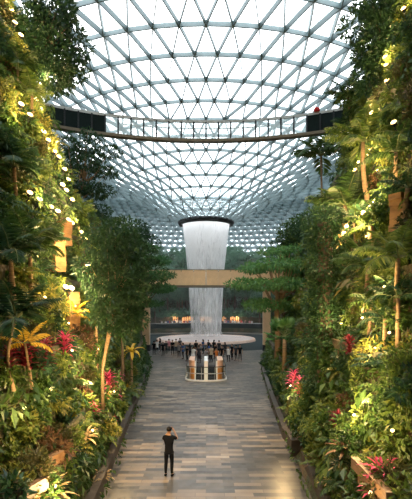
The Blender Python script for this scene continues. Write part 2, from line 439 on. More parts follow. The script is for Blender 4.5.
for i in range(len(rings)):
    n = len(rings[i])
    for k in range(n): edges.add((start[i]+k, start[i]+(k+1) % n))
    if i+1 < len(rings):
        m = len(rings[i+1]); oa = (i % 2)*0.5; ob = ((i+1) % 2)*0.5
        a = 0; c = 0
        if ob < oa: c = 0
        edges.add((start[i], start[i+1]))
        while a < n or c < m:
            ta = (a+1+oa)/n if a < n else 9; tb = (c+1+ob)/m if c < m else 9
            A = start[i]+a % n; C_ = start[i+1]+c % m
            if ta <= tb: a += 1; B = start[i]+a % n; tris.append((A, B, C_)); edges.add((B, C_))
            else: c += 1; B = start[i+1]+c % m; tris.append((A, C_, B)); edges.add((A, B))
V = np.array([tuple(v) for v in flat]); E = np.array(sorted(edges))
P, Q = V[E[:, 0]], V[E[:, 1]]
mid = (P+Q)/2; rr = np.hypot(mid[:, 0]-AX[0], mid[:, 1]-AX[1])
dz = np.array([(roof_z(r+0.1)-roof_z(max(r-0.1, 4.3)))/0.2 for r in rr])
nor = np.stack([-(mid[:, 0]-AX[0])/rr*dz, -(mid[:, 1]-AX[1])/rr*dz, np.ones(len(rr))], 1); nor /= np.linalg.norm(nor, axis=1, keepdims=True)
dd = Q-P; dd /= np.linalg.norm(dd, axis=1, keepdims=True); sd = np.cross(dd, nor)
wgt = 0.03+0.00055*np.clip(rr, 0, 40); dep = 0.15+0.005*np.clip(rr, 0, 40)+0.3*np.clip((rr-44)/6, 0, 1)
cor = []
for X, sx, sn in ((P,-1,-1),(P,1,-1),(P,1,1),(P,-1,1),(Q,-1,-1),(Q,1,-1),(Q,1,1),(Q,-1,1)):
    cor.append(X+sd*(sx*wgt[:, None])+nor*(sn*dep[:, None]-dep[:, None]))
vv = np.stack(cor, 1).reshape(-1, 3); idx = np.arange(len(E))[:, None]*8
ff = np.concatenate([idx+np.array([q]) for q in ((0,1,5,4),(1,2,6,5),(2,3,7,6),(3,0,4,7))], 0)
b = MB(); b.addn(vv, ff); roof = b.obj('ceiling', M['steel']); struct(roof)
# glass skin of the same triangles
b = MB(); b.addn(V+np.array([0, 0, 0.02]), np.array(tris)); struct(b.obj('ceiling_glass', M['glass'], roof))
# oculus collar
b = MB(); b.lathe([(4.1, 20.35), (4.75, 20.35), (4.85, 20.15), (4.7, 19.75), (4.3, 19.55), (4.05, 19.75), (4.1, 20.35)], 64, (0, 72, 0))
struct(b.obj('ceiling_collar', M['dark_steel'], roof, smooth=True))

# ------------------------------------------------------------------ waterfall and pool
wf = empty('waterfall', (0, 72, 0)); tag(wf, 'tall white waterfall dropping from the round roof opening into the pool', 'waterfall')
b = MB(); prof = [(4.02, 19.8), (3.85, 18.5), (3.5, 15.5), (3.2, 12.5), (2.95, 9), (2.75, 5), (2.6, 1.6), (2.9, 0.8)]
b.lathe(prof, 72); b.obj('outer_sheet', M['water'], wf, smooth=True)
b = MB(); b.lathe([(r*0.72, z) for r, z in prof], 48); b.obj('inner_sheet', M['water'], wf, smooth=True)
b = MB(); b.lathe([(0.01, 19.3), (1.5, 19.35), (3.2, 19.5), (3.98, 19.75)], 48); b.obj('crown_foam', M['water'], wf, smooth=True)
pool = empty('pool', (0, 72, 0)); tag(pool, 'round raised pool with pink rim and white churning water', 'pool')
b = MB(); b.lathe([(8.5, 0.0), (8.4, 0.30), (8.25, 0.42), (8.1, 0.42), (8.0, 0.3)], 72); b.obj('rim', M['rim'], pool, smooth=True)
b = MB(); prof = [(0.01, 0.55)]+[(r, 0.38+0.2*math.exp(-((r-2.7)/1.1)**2)+0.03*math.sin(r*3)) for r in np.arange(0.5, 7.9, 0.5)]+[(8.02, 0.36)]; b.lathe(prof, 72); b.obj('water_surface', M['foam'], pool, smooth=True)
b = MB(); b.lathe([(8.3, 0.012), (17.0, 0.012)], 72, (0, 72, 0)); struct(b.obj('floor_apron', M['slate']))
# far promenade railing
pr = empty('promenade_railing', (0, 72, 0.9)); tag(pr, 'dark glass railing round the far side of the pool', 'railing')
b = MB(); b.lathe([(21.3, 0.0), (21.3, 1.05), (21.36, 1.05), (21.36, 0.0)], 60, (0, 0, 0), 0.05*PI, 0.95*PI); b.obj('glass_panel', M['panel_dark'], pr)
b = MB(); b.tube([(21.33*math.cos(w), 21.33*math.sin(w), 1.08) for w in np.linspace(0.05*PI, 0.95*PI, 50)], 0.05, 6); b.obj('handrail', M['grey'], pr)
# lit shop fronts under the far terrace
for k, (a0, a1, z0, z1) in enumerate([(97, 103, 1.9, 3.6), (105, 108, 2.1, 3.4), (72, 77, 1.9, 3.5), (79, 82, 2.2, 3.4), (87, 93, 1.4, 3.9)]):
    t = empty('shop_front', (0, 72, 0))
    tag(t, ['orange lit shop front far left of the waterfall', 'small orange shop window just right of the far left shop front', 'orange lit shop front far right of the waterfall', 'narrow orange shop window right of the waterfall', 'orange glowing shop front straight behind the waterfall'][k], 'shop front')
    A0, A1 = math.radians(a0), math.radians(a1)
    b = MB(); b.lathe([(24.44, z0), (24.44, z1)], 8, (0, 0, 0), A0, A1); lw_ = b.obj('lit_window', M['shop_glow'], t)
    b = MB()
    for q in range(6):
        w = A0+(A1-A0)*q/5; b.box((24.38*math.cos(w), 24.38*math.sin(w), (z0+z1)/2), (0.12, 0.12, z1-z0+0.1), w)
    b.obj('mullion', M['dark_steel'], lw_)

# drifting spray in the hall of the waterfall
mm_, nt_, ou_ = new_mat('spray'); vs_ = N(nt_, 'ShaderNodeVolumeScatter', Density=0.0018, Anisotropy=0.1); vs_.inputs['Color'].default_value = (0.92, 0.97, 1.0, 1)
nt_.links.new(vs_.outputs[0], ou_.inputs['Volume'])
b = MB(); b.lathe([(0.01, 0.02), (29, 0.02), (29, 14), (22, 20), (0.01, 21)], 32, (0, 0, 0)); o = b.obj('mist', mm_); o.location = (0, 78, 0.0); tag(o, 'thin mist hanging round the waterfall and pool', 'mist', None, 'stuff')
# ------------------------------------------------------------------ golden footbridge
fb = empty('footbridge', (0, 55, 0)); tag(fb, 'straight golden panelled footbridge crossing in front of the waterfall', 'bridge')
b = MB(); b.box((0, 1.3, 8.55), (27, 2.9, 0.22)); b.obj('deck', M['gold_dark'], fb)
pw = 1.62; npn = 16
pb = MB(); pb.box((0, 0, 0), (pw-0.09, 0.08, 2.0)); pme = pb.mesh('fascia_panel', M['gold'])
for side in (0, 2.7):
    for k in range(npn):
        c = mesh_obj('fascia_panel', pme, fb); c.location = ((k-npn/2+0.5)*pw, side, 9.64)
b = MB(); b.box((0, 0.0, 10.68), (26.4, 0.16, 0.08)); b.box((0, 2.7, 10.68), (26.4, 0.16, 0.08)); b.obj('coping', M['gold_dark'], fb)
for sx in (-7.95, 8.05):
    b = MB(); b.box((sx, 0.9, 4.25), (0.95, 0.9, 8.5)); pl_ = b.obj('pillar', M['gold'], fb); b = MB(); b.box((sx, 0.9, 0.4), (1.1, 1.05, 0.8)); b.obj('plinth', M['dark_steel'], pl_)

# ------------------------------------------------------------------ curved glass bridge under the roof
sb = empty('skybridge', (0, 0, 0)); tag(sb, 'high curved glass walkway spanning between the two planted walls', 'bridge')
R0, YC, ZB = 29.8, 10.7, 22.0
def arc(w, r=R0): return (r*math.sin(w), YC+r*math.cos(w))
ws = np.linspace(-0.56, 0.56, 29)
def strip(r0, z0, r1, z1, w0=-0.58, w1=0.58, n=40):
    b = MB(); vs = []
    for w in np.linspace(w0, w1, n+1):
        for r, z in ((r0, z0), (r1, z0), (r1, z1), (r0, z1)): x, y = arc(w, r); vs.append((x, y, z))
    fs = []
    for i in range(n):
        for j in range(4): fs.append((i*4+j, i*4+(j+1) % 4, (i+1)*4+(j+1) % 4, (i+1)*4+j))
    b.add(vs, fs); return b
strip(R0-0.06, ZB-0.16, R0+0.45, ZB+0.0).obj('deck', M['bronze'], sb)
strip(R0-0.16, ZB-0.16, R0-0.06, ZB+0.1).obj('edge_beam', M['gold_dark'], sb)
strip(R0+0.45, ZB-0.14, R0+0.5, ZB+0.1).obj('edge_beam', M['gold_dark'], sb)
strip(R0-0.14, ZB+1.62, R0-0.02, ZB+1.86).obj('top_rail', M['grey'], sb)
strip(R0+0.45, ZB+1.25, R0+0.5, ZB+1.34).obj('top_rail', M['grey'], sb)
for i, w in enumerate(ws):
    x, y = arc(w, R0-0.1); b = MB(); b.box((0, 0, 0.85), (0.14, 0.12, 1.7)); o = b.obj('post', M['dark_steel'], sb); o.location = (x, y, ZB); o.rotation_euler = (0, 0, -w)
    if i+1 < len(ws):
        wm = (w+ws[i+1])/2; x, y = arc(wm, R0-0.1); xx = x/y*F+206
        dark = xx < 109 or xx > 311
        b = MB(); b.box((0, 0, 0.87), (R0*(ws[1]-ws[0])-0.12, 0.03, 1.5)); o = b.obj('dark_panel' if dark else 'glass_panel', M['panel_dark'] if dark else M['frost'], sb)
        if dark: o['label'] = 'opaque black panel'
        o.location = (x, y, ZB); o.rotation_euler = (0, 0, -wm)

# ------------------------------------------------------------------ escalator well
es = empty('escalator_well', (0, 36, 0)); tag(es, 'twin escalators going down inside a rounded glass balustrade with copper sides', 'escalator')
def rel(p): return (p[0], p[1]-36, p[2] if len(p) > 2 else 0)
def extrude_path(pts, z0, z1, th=0.03):
    b = MB(); vs = []
    for i, (x, y) in enumerate(pts):
        p0 = Vector(pts[max(i-1, 0)]); p1 = Vector(pts[min(i+1, len(pts)-1)]); t = (p1-p0).normalized(); nn = Vector((t.y, -t.x))*th
        for (q, z) in (((x, y), z0), ((x+nn.x, y+nn.y), z0), ((x+nn.x, y+nn.y), z1), ((x, y), z1)): vs.append((q[0], q[1]-36, z))
    fs = []
    for i in range(len(pts)-1):
        for j in range(4): fs.append((i*4+j, i*4+(j+1) % 4, (i+1)*4+(j+1) % 4, (i+1)*4+j))
    e = (len(pts)-1)*4; fs += [(0, 1, 2, 3), (e, e+1, e+2, e+3)]
    b.add(vs, fs); return b
ol = well_outline(); U = [(-WX, WY1)] + ol[:-2] + [(WX, WY1)]
gb = extrude_path(U, 0.1, 1.12, 0.025).obj('glass_balustrade', M['rail_glass'], es)
extrude_path(U, 0.0, 0.12, 0.09).obj('base_trim', M['white'], gb)
for z in (0.62, 1.14):
    b = MB(); b.tube([(x, y-36, z) for x, y in U], 0.035, 7); b.obj('handrail', M['rubber'] if z > 1 else M['grey'], gb)
for i in range(1, len(U)-1, 3):
    b = MB(); b.box((U[i][0]*1.01, U[i][1]-36.02, 0.56), (0.035, 0.035, 1.1)); b.obj('post', M['grey'], gb)
for s in (-1, 1):
    n = 10
    for (z0, z1, mm) in ((-2.2, 0.35, 'copper'), (0.35, 1.06, 'copper_pale')):      # bowed copper side housing
        b = MB(); vs = []
        for k in range(n+1):
            w = k/n; x = 1.04+0.53*w; y = 38.2+0.5*w*w-36
            vs += [(s*x, y, z0), (s*x, y, z1), (s*x, 5.4, z1), (s*x, 5.4, z0)]
        fs = []
        for i in range(n):
            for j in range(3): fs.append((i*4+j, i*4+j+1, (i+1)*4+j+1, (i+1)*4+j))
        b.add(vs, fs); b.obj('side_housing', M[mm], es)
    b = MB(); b.box((s*0.99, 3.8, -0.5), (0.10, 3.4, 3.1)); bl_ = b.obj('balustrade', M['white'], es)
    b = MB(); b.tube([(s*0.98, 2.1, 1.08), (s*0.98, 5.4, 1.1)], 0.05, 7); b.obj('handrail', M['rubber'], bl_)
    b = MB(); h = 0.2
    for k in range(22):
        y = 5.3-k*0.33; z = -0.0-k*h*0.36
        b.box((s*0.56, y, z-0.1), (0.76, 0.33, h))
    st = b.obj('step', M['step'], es); st['label'] = 'dark ribbed steps'
b = MB(); b.box((0, 3.75, -0.5), (0.34, 3.5, 3.1)); b.obj('centre_divider', M['white'], es)
b = MB(); b.box((0, 5.95, 0.02), (3.1, 0.8, 0.03)); b.obj('landing_plate', M['step'], es)

# ------------------------------------------------------------------ plant prototypes
def fronds(b, n, length, arch, leaflets, ll, lw, z0=0.0, elev=(0.2, 1.2), rach=0.012, seed=1, base_r=0.03, az0=None, droop=0.35):
    r = random.Random(seed)
    for k in range(n):
        az = 2*PI*(k+r.uniform(-.3, .3))/n if az0 is None else az0
        el = r.uniform(*elev); L = length*r.uniform(0.75, 1.1)
        path = []; p = Vector((base_r*math.cos(az), base_r*math.sin(az), z0)); e = el; m = 9
        for i in range(m+1):
            path.append(p.copy()); d = Vector((math.cos(az)*math.cos(e), math.sin(az)*math.cos(e), math.sin(e)))
            p = p+d*(L/m); e -= arch*r.uniform(0.8, 1.2)/m*(0.5+i/m)
        b.cur = 1; b.tube([tuple(q) for q in path], [rach*(1.2-i/m) for i in range(m+1)], 4, False); b.cur = 0
        A = np.array([tuple(q) for q in path]); ts = np.linspace(0.14, 0.98, leaflets); tt = ts*m; i0 = np.minimum(tt.astype(int), m-1); fr = (tt-i0)[:, None]
        pos = A[i0]*(1-fr)+A[i0+1]*fr; tg = A[i0+1]-A[i0]; tg /= np.linalg.norm(tg, axis=1, keepdims=True)
        hor = np.array([-math.sin(az), math.cos(az), 0.0])[None, :]; up = np.cross(tg, np.broadcast_to(hor, tg.shape)); up *= np.sign(up[:, 2:3]+1e-9)
        for s in (-1, 1):
            dirn = hor*s*0.9+tg*0.55+np.array([0, 0, -droop])+rng.normal(scale=0.10, size=pos.shape)
            env = np.sin(PI*np.clip(ts*0.9+0.12, 0, 1))**0.6
            b.leaves(pos, dirn, up, ll*env*r.uniform(.9, 1.1), lw*(0.5+0.5*env), 0.12, 0.12)
def make_proto(name, mb, mats, parts=None):
    o = bpy.data.objects.new(name, mb.mesh(name, mats))
    return o
def blades(b, n, length, width, elev, arch, seed=1, z0=0.0, spread=0.04):
    r = random.Random(seed); vs = []; fs = []
    for k in range(n):
        az = k*2.39996+r.uniform(-.2, .2); e = elev[0]+(elev[1]-elev[0])*((k+0.5)/n)+r.uniform(-.1, .1); L = length*r.uniform(.7, 1.1); m = 5
        p = Vector((spread*math.cos(az), spread*math.sin(az), z0)); s0 = len(vs)
        side = Vector((-math.sin(az), math.cos(az), 0))
        for i in range(m+1):
            w = width*math.sin(PI*(0.12+0.86*i/m))**0.7*0.5 if i < m else 0.002
            d = Vector((math.cos(az)*math.cos(e), math.sin(az)*math.cos(e), math.sin(e))); u = side.cross(d)*-1
            vs += [tuple(p+side*w+u*w*.35), tuple(p), tuple(p-side*w+u*w*.35)]
            p = p+d*(L/m); e -= arch/m
        for i in range(m):
            for j in range(2): q = s0+i*3+j; fs.append((q, q+1, q+4, q+3))
    b.add(vs, fs)
def bush(b, blobs, n, ll, lw, seed=0, out=0.9, up=0.25, droop=0.2, fill=0.55):
    R = np.random.default_rng(seed+5); tot = sum(bl[3]*bl[4]*1.0 for bl in blobs)
    for (x, y, z, rx, rz) in blobs:
        k = max(6, int(n*rx*rz/tot)); d = R.normal(size=(k, 3)); d /= np.linalg.norm(d, axis=1, keepdims=True)
        rad = fill+(1-fill)*R.random(k)**0.5; sc = np.array([rx, rx, rz])
        pos = np.array([x, y, z])+d*sc*rad[:, None]
        dirn = d*out+R.normal(scale=0.55, size=(k, 3))+np.array([0, 0, up-0.35]); nn = np.array([0, 0, 1.0])+R.normal(scale=0.45, size=(k, 3))+d*0.4
        b.leaves(pos, dirn, nn, ll*R.uniform(.7, 1.25, k), lw*R.uniform(.7, 1.2, k), 0.2, droop)
def rblobs(n, R, H, r0, seed, z0=0.0, core=True):
    r = random.Random(seed); out = []
    for k in range(n):
        a = k*2.4+r.uniform(-.4, .4); q = R*math.sqrt((k+.5)/n); z = z0+H*r.uniform(0.25, 1)*(1-0.4*(q/R)**2)
        s = r0*r.uniform(.7, 1.25); out.append((q*math.cos(a), q*math.sin(a), z, s, s*0.8))
    return out
PROTO = {}
for i, (mt, leaf, nm) in enumerate([('leaf_mid', (0.23, 0.12), 'shrub'), ('leaf_light', (0.22, 0.10), 'shrub'), ('leaf_dark', (0.24, 0.12), 'shrub'), ('leaf_lime', (0.20, 0.085), 'shrub'), ('leaf_olive', (0.24, 0.085), 'shrub'), ('leaf_brown', (0.26, 0.08), 'shrub')]):
    b = MB(); bush(b, rblobs(9, 0.45, 0.75, 0.30, 40+i, 0.05), 400, leaf[0], leaf[1], i); b.cur = 1
    for q in range(6): a = q*1.05; b.tube([(0, 0, 0), (0.2*math.cos(a), 0.2*math.sin(a), 0.35), (0.32*math.cos(a), 0.32*math.sin(a), 0.7)], [0.02, 0.012, 0.006], 4, False)
    PROTO['shrub_'+mt] = (b.mesh('shrub', [M[mt], M['bark']]), 'shrub')
for i, mt in enumerate(['leaf_mid', 'leaf_light', 'leaf_dark', 'leaf_lime']):
    b = MB(); fronds(b, 15, 1.15, 1.7, 17, 0.22, 0.075, 0.02, (0.35, 1.35), 0.008, 3+i)
    PROTO['fern_'+mt] = (b.mesh('fern', [M[mt], M['stem_green']]), 'fern')
for i, mt in enumerate(['leaf_mid', 'leaf_dark', 'leaf_olive', 'leaf_light']):     # big leaf foliage plants
    b = MB(); r = random.Random(i); P_ = []; D_ = []
    for k in range(22):
        a = k*2.4; q = 0.12+0.5*math.sqrt(k/22); z = 0.85-0.9*(q-0.1)+r.uniform(-.1, .15); p = (q*math.cos(a), q*math.sin(a), z)
        b.cur = 1; b.tube([(0, 0, 0), (p[0]*.45, p[1]*.45, z*.75), p], [0.014, 0.010, 0.007], 4, False); b.cur = 0
        P_.append(p); D_.append((math.cos(a), math.sin(a), -0.35))
    P_ = np.array(P_); D_ = np.array(D_); b.leaves(P_, D_, np.array([[0, 0, 1.0]]).repeat(22, 0)+rng.normal(scale=.2, size=(22, 3)), rng.uniform(.30, .5, 22), rng.uniform(.16, .27, 22), 0.12, 0.2)
    PROTO['bigleaf_'+mt] = (b.mesh('philodendron', [M[mt], M['stem_green']]), 'philodendron')
for mt, nm in [('leaf_pink', 'cordyline'), ('leaf_red', 'cordyline'), ('leaf_yellow', 'croton'), ('leaf_lime', 'croton'), ('leaf_cream', 'bromeliad'), ('leaf_brown', 'bromeliad'), ('leaf_mid', 'dracaena')]:
    b = MB()
    if nm == 'cordyline':
        for k in range(4): b2 = random.Random(k); blades(b, 15, 0.5, 0.085, (0.1, 1.45), 1.0, k, 0.25+0.2*k, 0.02)
        b.cur = 1; b.tube([(0, 0, 0), (0.01, 0, 0.9)], 0.018, 5)
    elif nm == 'croton':
        for k in range(3): blades(b, 14, 0.38, 0.10, (0.0, 1.3), 0.8, k, 0.2+0.2*k, 0.03)
        b.cur = 1; b.tube([(0, 0, 0), (0.01, 0, 0.65)], 0.02, 5)
    elif nm == 'bromeliad': blades(b, 24, 0.75, 0.13, (0.15, 1.3), 1.0, 5, 0.02, 0.06)
    else: blades(b, 60, 0.8, 0.05, (-0.1, 1.5), 1.1, 3, 0.0, 0.03)
    PROTO[nm+'_'+mt] = (b.mesh(nm, [M[mt], M['bark']]), nm)
b = MB()
for k in range(10):     # hanging vines
    x = (k-4.5)*0.11; L = random.uniform(0.9, 2.0); path = [(x+0.03*math.sin(j*1.3+k), -0.05-0.10*math.sin(j*.5), -L*j/7) for j in range(8)]
    b.cur = 1; b.tube(path, 0.008, 4, False); b.cur = 0
    n = int(L*26); t = rng.random(n); pos = np.stack([x+rng.normal(scale=.06, size=n), -0.08+rng.normal(scale=.06, size=n), -L*t], 1)
    b.leaves(pos, rng.normal(scale=.6, size=(n, 3))+np.array([0, -0.5, -0.7]), rng.normal(scale=.4, size=(n, 3))+np.array([0, -1, .5]), 0.14, 0.08)
PROTO['vine'] = (b.mesh('hanging_vine', [M['leaf_light'], M['stem_green']]), 'hanging_vine')
def plant(key, loc, sc=1.0, rz=None, tilt=(0, 0), label=None, cat=None, group=None):
    me, nm = PROTO[key]; o = mesh_obj(nm, me); o.location = loc; o.scale = (sc, sc, sc) if not hasattr(sc, '__len__') else sc
    o.rotation_euler = (tilt[0], tilt[1], random.uniform(0, 2*PI) if rz is None else rz)
    tag(o, label, cat, group); return o

# ------------------------------------------------------------------ trees and palms
def tree(name, loc, crown, blobs, n, ll, lw, mt, label, group=None, r0=0.12, trunk_mat='bark', lean=(0, 0), cat='tree', seed=0, up=0.25, branches=True, multi=1, r1=None, droop=.2, fill=.55):
    """trunk and foliage; crown = centre relative to loc, blobs relative to the crown centre"""
    t = empty(name, loc); tag(t, label, cat, group); r = random.Random(seed)
    c = Vector(crown); b = MB()
    for k in range(multi):
        o = Vector((0.25*k*math.cos(k*2+seed), 0.25*k*math.sin(k*2+seed), 0)) if k else Vector((0, 0, 0))
        p0 = o-Vector((0, 0, 0.25)); p3 = c+Vector((o.x*1.4, o.y, -0.2)); p1 = o+Vector((lean[0], lean[1], c.z*0.3)); p2 = p1.lerp(p3, .5)+Vector((r.uniform(-.1, .1), 0, 0))
        b.tube([tuple(q) for q in (p0, p1, p2, p3)], [r0*1.25, r0, r0*.85, (r1 or r0*.45)], 8)
    if branches:
        for (x, y, z, rx, rz) in blobs[:16]:
            e = c+Vector((x, y, z)); s = p1.lerp(p3, r.uniform(.35, .95)); mdd = s.lerp(e, .55)+Vector((0, 0, -0.12*(e-s).length*.5))
            b.tube([tuple(s), tuple(mdd), tuple(e)], [r0*.42, r0*.28, r0*.1], 5, False)
    b.obj('trunk', M[trunk_mat], t, smooth=True)
    b = MB(); bush(b, [(c.x+x, c.y+y, c.z+z, rx, rz) for (x, y, z, rx, rz) in blobs], n, ll, lw, seed, up=up, droop=droop, fill=fill)
    b.obj('foliage', M[mt], t)
    return t
FR = {}
for mt in ('leaf_mid', 'leaf_dark', 'leaf_light', 'leaf_yellow'):
    for v in range(3):
        b = MB(); fronds(b, 1, 1.0, (1.3, 1.7, 1.0)[v], 26, 0.30, 0.05, 0, ((0.75,)*2, (0.35,)*2, (1.15,)*2)[v], 0.014, v, 0.02, 0.0, (0.45, 0.5, 0.3)[v])
        FR[(mt, v)] = b.mesh('frond', [M[mt], M['stem_green']])
def palm(name, loc, head, length, nf, mt, label, group=None, r0=0.09, trunk_mat='bark_pale', cat='palm tree', seed=0, bend=0.0, wide=1.0):
    t = empty(name, loc); tag(t, label, cat, group); r = random.Random(seed); h = Vector(head)
    b = MB(); pts = []; 
    for i in range(9):
        f = i/8; pts.append((h.x*f+bend*math.sin(PI*f), h.y*f, -0.3+(h.z+0.3)*f))
    b.tube(pts, [r0*(1.25-0.5*i/8)*(1.08 if i % 2 else 1.0) for i in range(9)], 8); b.obj('trunk', M[trunk_mat], t, smooth=True)
    for k in range(nf):
        v = 2 if k < nf*.25 else 0 if k < nf*.7 else 1
        o = mesh_obj('frond', FR[(mt, v)], t); L = length*r.uniform(.85, 1.1); o.scale = (L, L*wide, L); o.location = h; o.rotation_euler = (r.uniform(-.15, .15), r.uniform(-.12, .2), k*2.39996+r.uniform(-.2, .2))
    return t
def fan_palm(name, loc, h, R, nleaf, mt, label, group=None, r0=0.08, seed=0, cat='palm tree'):
    t = empty(name, loc); tag(t, label, cat, group); r = random.Random(seed)
    b = MB(); b.tube([(0, 0, -.2), (0.02, 0, h*.5), (0, 0, h)], [r0*1.2, r0, r0*.9], 8); b.obj('trunk', M['bark_pale'], t, smooth=True)
    b = MB()
    for k in range(nleaf):
        a = k*2.4+r.uniform(-.2, .2); e = r.uniform(-.25, 1.2); d = Vector((math.cos(a)*math.cos(e), math.sin(a)*math.cos(e), math.sin(e))); q = Vector((0, 0, h))+d*R*.55
        b.cur = 1; b.tube([(0, 0, h), tuple(q)], [.018, .01], 4, False); b.cur = 0
        side = Vector((-math.sin(a), math.cos(a), 0)); u = side.cross(d)
        ph = np.linspace(-1.75, 1.75, 15); dirn = np.array([tuple(d*math.cos(w)+side*math.sin(w)) for w in ph])
        b.leaves(np.array([tuple(q)]).repeat(15, 0), dirn, np.array([tuple(u)]).repeat(15, 0), R*.5*(1-.12*np.abs(ph)), R*.12, .1, .2)
    b.obj('foliage', [M[mt], M['stem_green']], t)
    return t
def at(px, Y, z): return Vector(((px-206)/F*Y, Y, z))
def ell(n, rx, rz, r0, seed, flat=0.8):
    r = random.Random(seed); out = []
    for k in range(n):
        u = 1-2*(k+.5)/n; a = k*2.4+r.uniform(-.5, .5); q = math.sqrt(1-u*u)*r.uniform(.45, .95); s = r0*r.uniform(.7, 1.3)
        out.append((rx*q*math.cos(a), rx*q*math.sin(a), rz*u*r.uniform(.7, 1), s, s*flat))
    return out
def tiers(levels, seed, flat=0.3):
    r = random.Random(seed); out = []
    for z, R, n in levels:
        for k in range(n):
            a = 2*PI*k/n+r.uniform(-.4, .4)+z; q = R*r.uniform(.45, .95) if n > 1 else 0; s = R*r.uniform(.38, .6)
            out.append((q*math.cos(a), q*math.sin(a), z+r.uniform(-.15, .15), s, s*flat))
    return out
def rooted(x, Y): return Vector((x, Y, ground(x, Y)-0.02))
def hero_tree(px, Y, zc, dx, *a, **k): pass

def root_at(root, Y):
    """a foothold: a pixel direction meeting the wall, or a column of the picture at depth Y"""
    if isinstance(root, tuple):
        p = ray(*root); sg = 1 if p.x > 0 else -1
        return p+Vector((-sg*.22, -.05, -.1))
    rx = (root-206)/F*Y; return Vector((rx, Y, ground(rx, Y)))
def T(name, cpx, cpy, Y, root, **kw):
    """tree whose crown centre lies in the direction (cpx, cpy) at depth Y"""
    loc = root_at(root, Y)
    if Y is None: Y = loc.y-.3
    c = pt(cpx, cpy, Y)
    return tree(name, loc, c-loc, **kw)
# left wall
T('broadleaf_tree', 52, 44, 21, 14, blobs=ell(26, 1.45, 2.3, 0.75, 1), n=6500, ll=.26, lw=.11, mt='leaf_dark', label='dark leafy tree overhanging at the top of the left wall', r0=.16, seed=1, lean=(.3, 0))
T('broadleaf_tree', 86, 176, 35, 66, blobs=tiers([(3.3, 1.2, 4), (2.1, 2.0, 6), (0.5, 2.2, 6), (-1.2, 2.0, 5), (-2.8, 1.7, 4)], 2, .38), n=5200, ll=.3, lw=.13, mt='leaf_dark', label='open branched tree with pale trunk against the roof on the left wall', r0=.16, seed=2, trunk_mat='bark_pale')
T('broadleaf_tree', 119, 278, None, (97, 402), blobs=ell(30, 1.15, 2.05, 0.58, 3), n=8000, ll=.18, lw=.085, mt='leaf_dark', label='tall dense dark tree on thin twin trunks left of the path', r0=.05, seed=3, multi=2, trunk_mat='bark_pale')
T('broadleaf_tree', 150, 272, 46, 140, blobs=tiers([(2.6, 1.3, 5), (1.2, 2.0, 6), (-.3, 2.4, 7), (-1.9, 2.2, 6), (-3.4, 1.8, 5)], 4), n=5200, ll=.32, lw=.13, mt='leaf_layer', label='layered light green tree beside the left bridge pillar', r0=.14, seed=4, trunk_mat='bark')
T('broadleaf_tree', 134, 243, 48, 124, blobs=ell(18, 2.2, 1.8, 1.0, 5), n=3500, ll=.34, lw=.15, mt='leaf_dark', label='round dark tree rising behind the tall dense left tree', r0=.16, seed=5)
T('broadleaf_tree', 112, 243, 40, 104, blobs=ell(14, 1.5, 1.6, 0.8, 6), n=2600, ll=.3, lw=.13, mt='leaf_mid', label='small mid green tree on the left terrace below the open branched tree', r0=.12, seed=6)
# right wall
T('broadleaf_tree', 381, 42, 21, 412, blobs=ell(28, 1.35, 2.6, 0.75, 11), n=7200, ll=.26, lw=.11, mt='leaf_dark', label='dark leafy tree overhanging at the top of the right wall', r0=.16, seed=11)
T('broadleaf_tree', 366, 103, 25, 392, blobs=ell(16, 1.5, 1.0, 0.65, 12), n=3400, ll=.27, lw=.11, mt='leaf_mid', label='mid green tree beneath the dark tree on the right wall', r0=.12, seed=12)
T('broadleaf_tree', 277, 283, None, (281, 356), blobs=tiers([(2.2, 1.4, 5), (1.1, 2.2, 8), (-.2, 2.8, 10), (-1.5, 2.3, 7)], 13, .27), n=6800, ll=.26, lw=.11, mt='leaf_layer', label='spreading layered tree with flat tiers beside the right bridge pillar', r0=.2, seed=13, trunk_mat='bark_pale', fill=.3)
T('broadleaf_tree', 292, 252, 50, 296, blobs=ell(16, 2.3, 1.9, 1.0, 14), n=3000, ll=.34, lw=.15, mt='leaf_dark', label='round dark tree rising behind the layered right tree', r0=.16, seed=14)
T('broadleaf_tree', 312, 236, 40, 320, blobs=ell(14, 1.8, 1.6, 0.8, 15), n=2600, ll=.3, lw=.14, mt='leaf_dark', label='dark bushy tree at the foot of the slender palm on the right', r0=.12, seed=15)
# climber covered column
CY = 15.6
cc = pt(325, 304, CY); cc.z = 0
g0 = .4
cl = empty('climber_column', (cc.x, CY, g0)); tag(cl, 'tall column wrapped in dark leafy climbers on the right of the path', 'plant column')
b = MB(); b.tube([(0, 0, -.3), (0, 0, 9.2-g0)], [.3, .28], 10); b.obj('column', M['bark'], cl)
b = MB(); bush(b, [(0.18*math.sin(k*1.7), 0.15*math.cos(k*2.3), .3+k*(9.0-g0)/22, .66+.14*math.sin(k*2.9), .6) for k in range(23)], 9500, .17, .09, 21); b.obj('climber_foliage', M['leaf_dark'], cl)

def PALM(cpx, cpy, Y, root, length, nf, mt, label, name='feather_palm', **kw):
    loc = root_at(root, Y)
    if Y is None: Y = loc.y-.35
    c = pt(cpx, cpy, Y)
    return palm(name, loc, c-loc, length, nf, mt, label, **kw)
PALM(321, 156, 36, 323, 2.7, 13, 'leaf_mid', 'slender single palm standing out against the roof on the right', r0=.085, seed=1, wide=1.5)
PALM(363, 142, None, (375, 200), 1.5, 14, 'leaf_light', 'light green palm with golden trunk on the upper right wall', r0=.09, seed=2, bend=-.1, wide=1.3)
PALM(348, 98, 26, 356, 1.6, 14, 'leaf_dark', 'dark palm at the right end of the curved glass bridge', r0=.1, seed=3, wide=1.3)
PALM(349, 126, 27, 356, 1.4, 12, 'leaf_dark', 'dark palm just under the right end of the curved glass bridge', r0=.09, seed=33, wide=1.3)
PALM(345, 205, None, (350, 256), 1.6, 13, 'leaf_mid', 'broad mid green palm below the slender palm on the right', r0=.09, seed=4, wide=1.5)
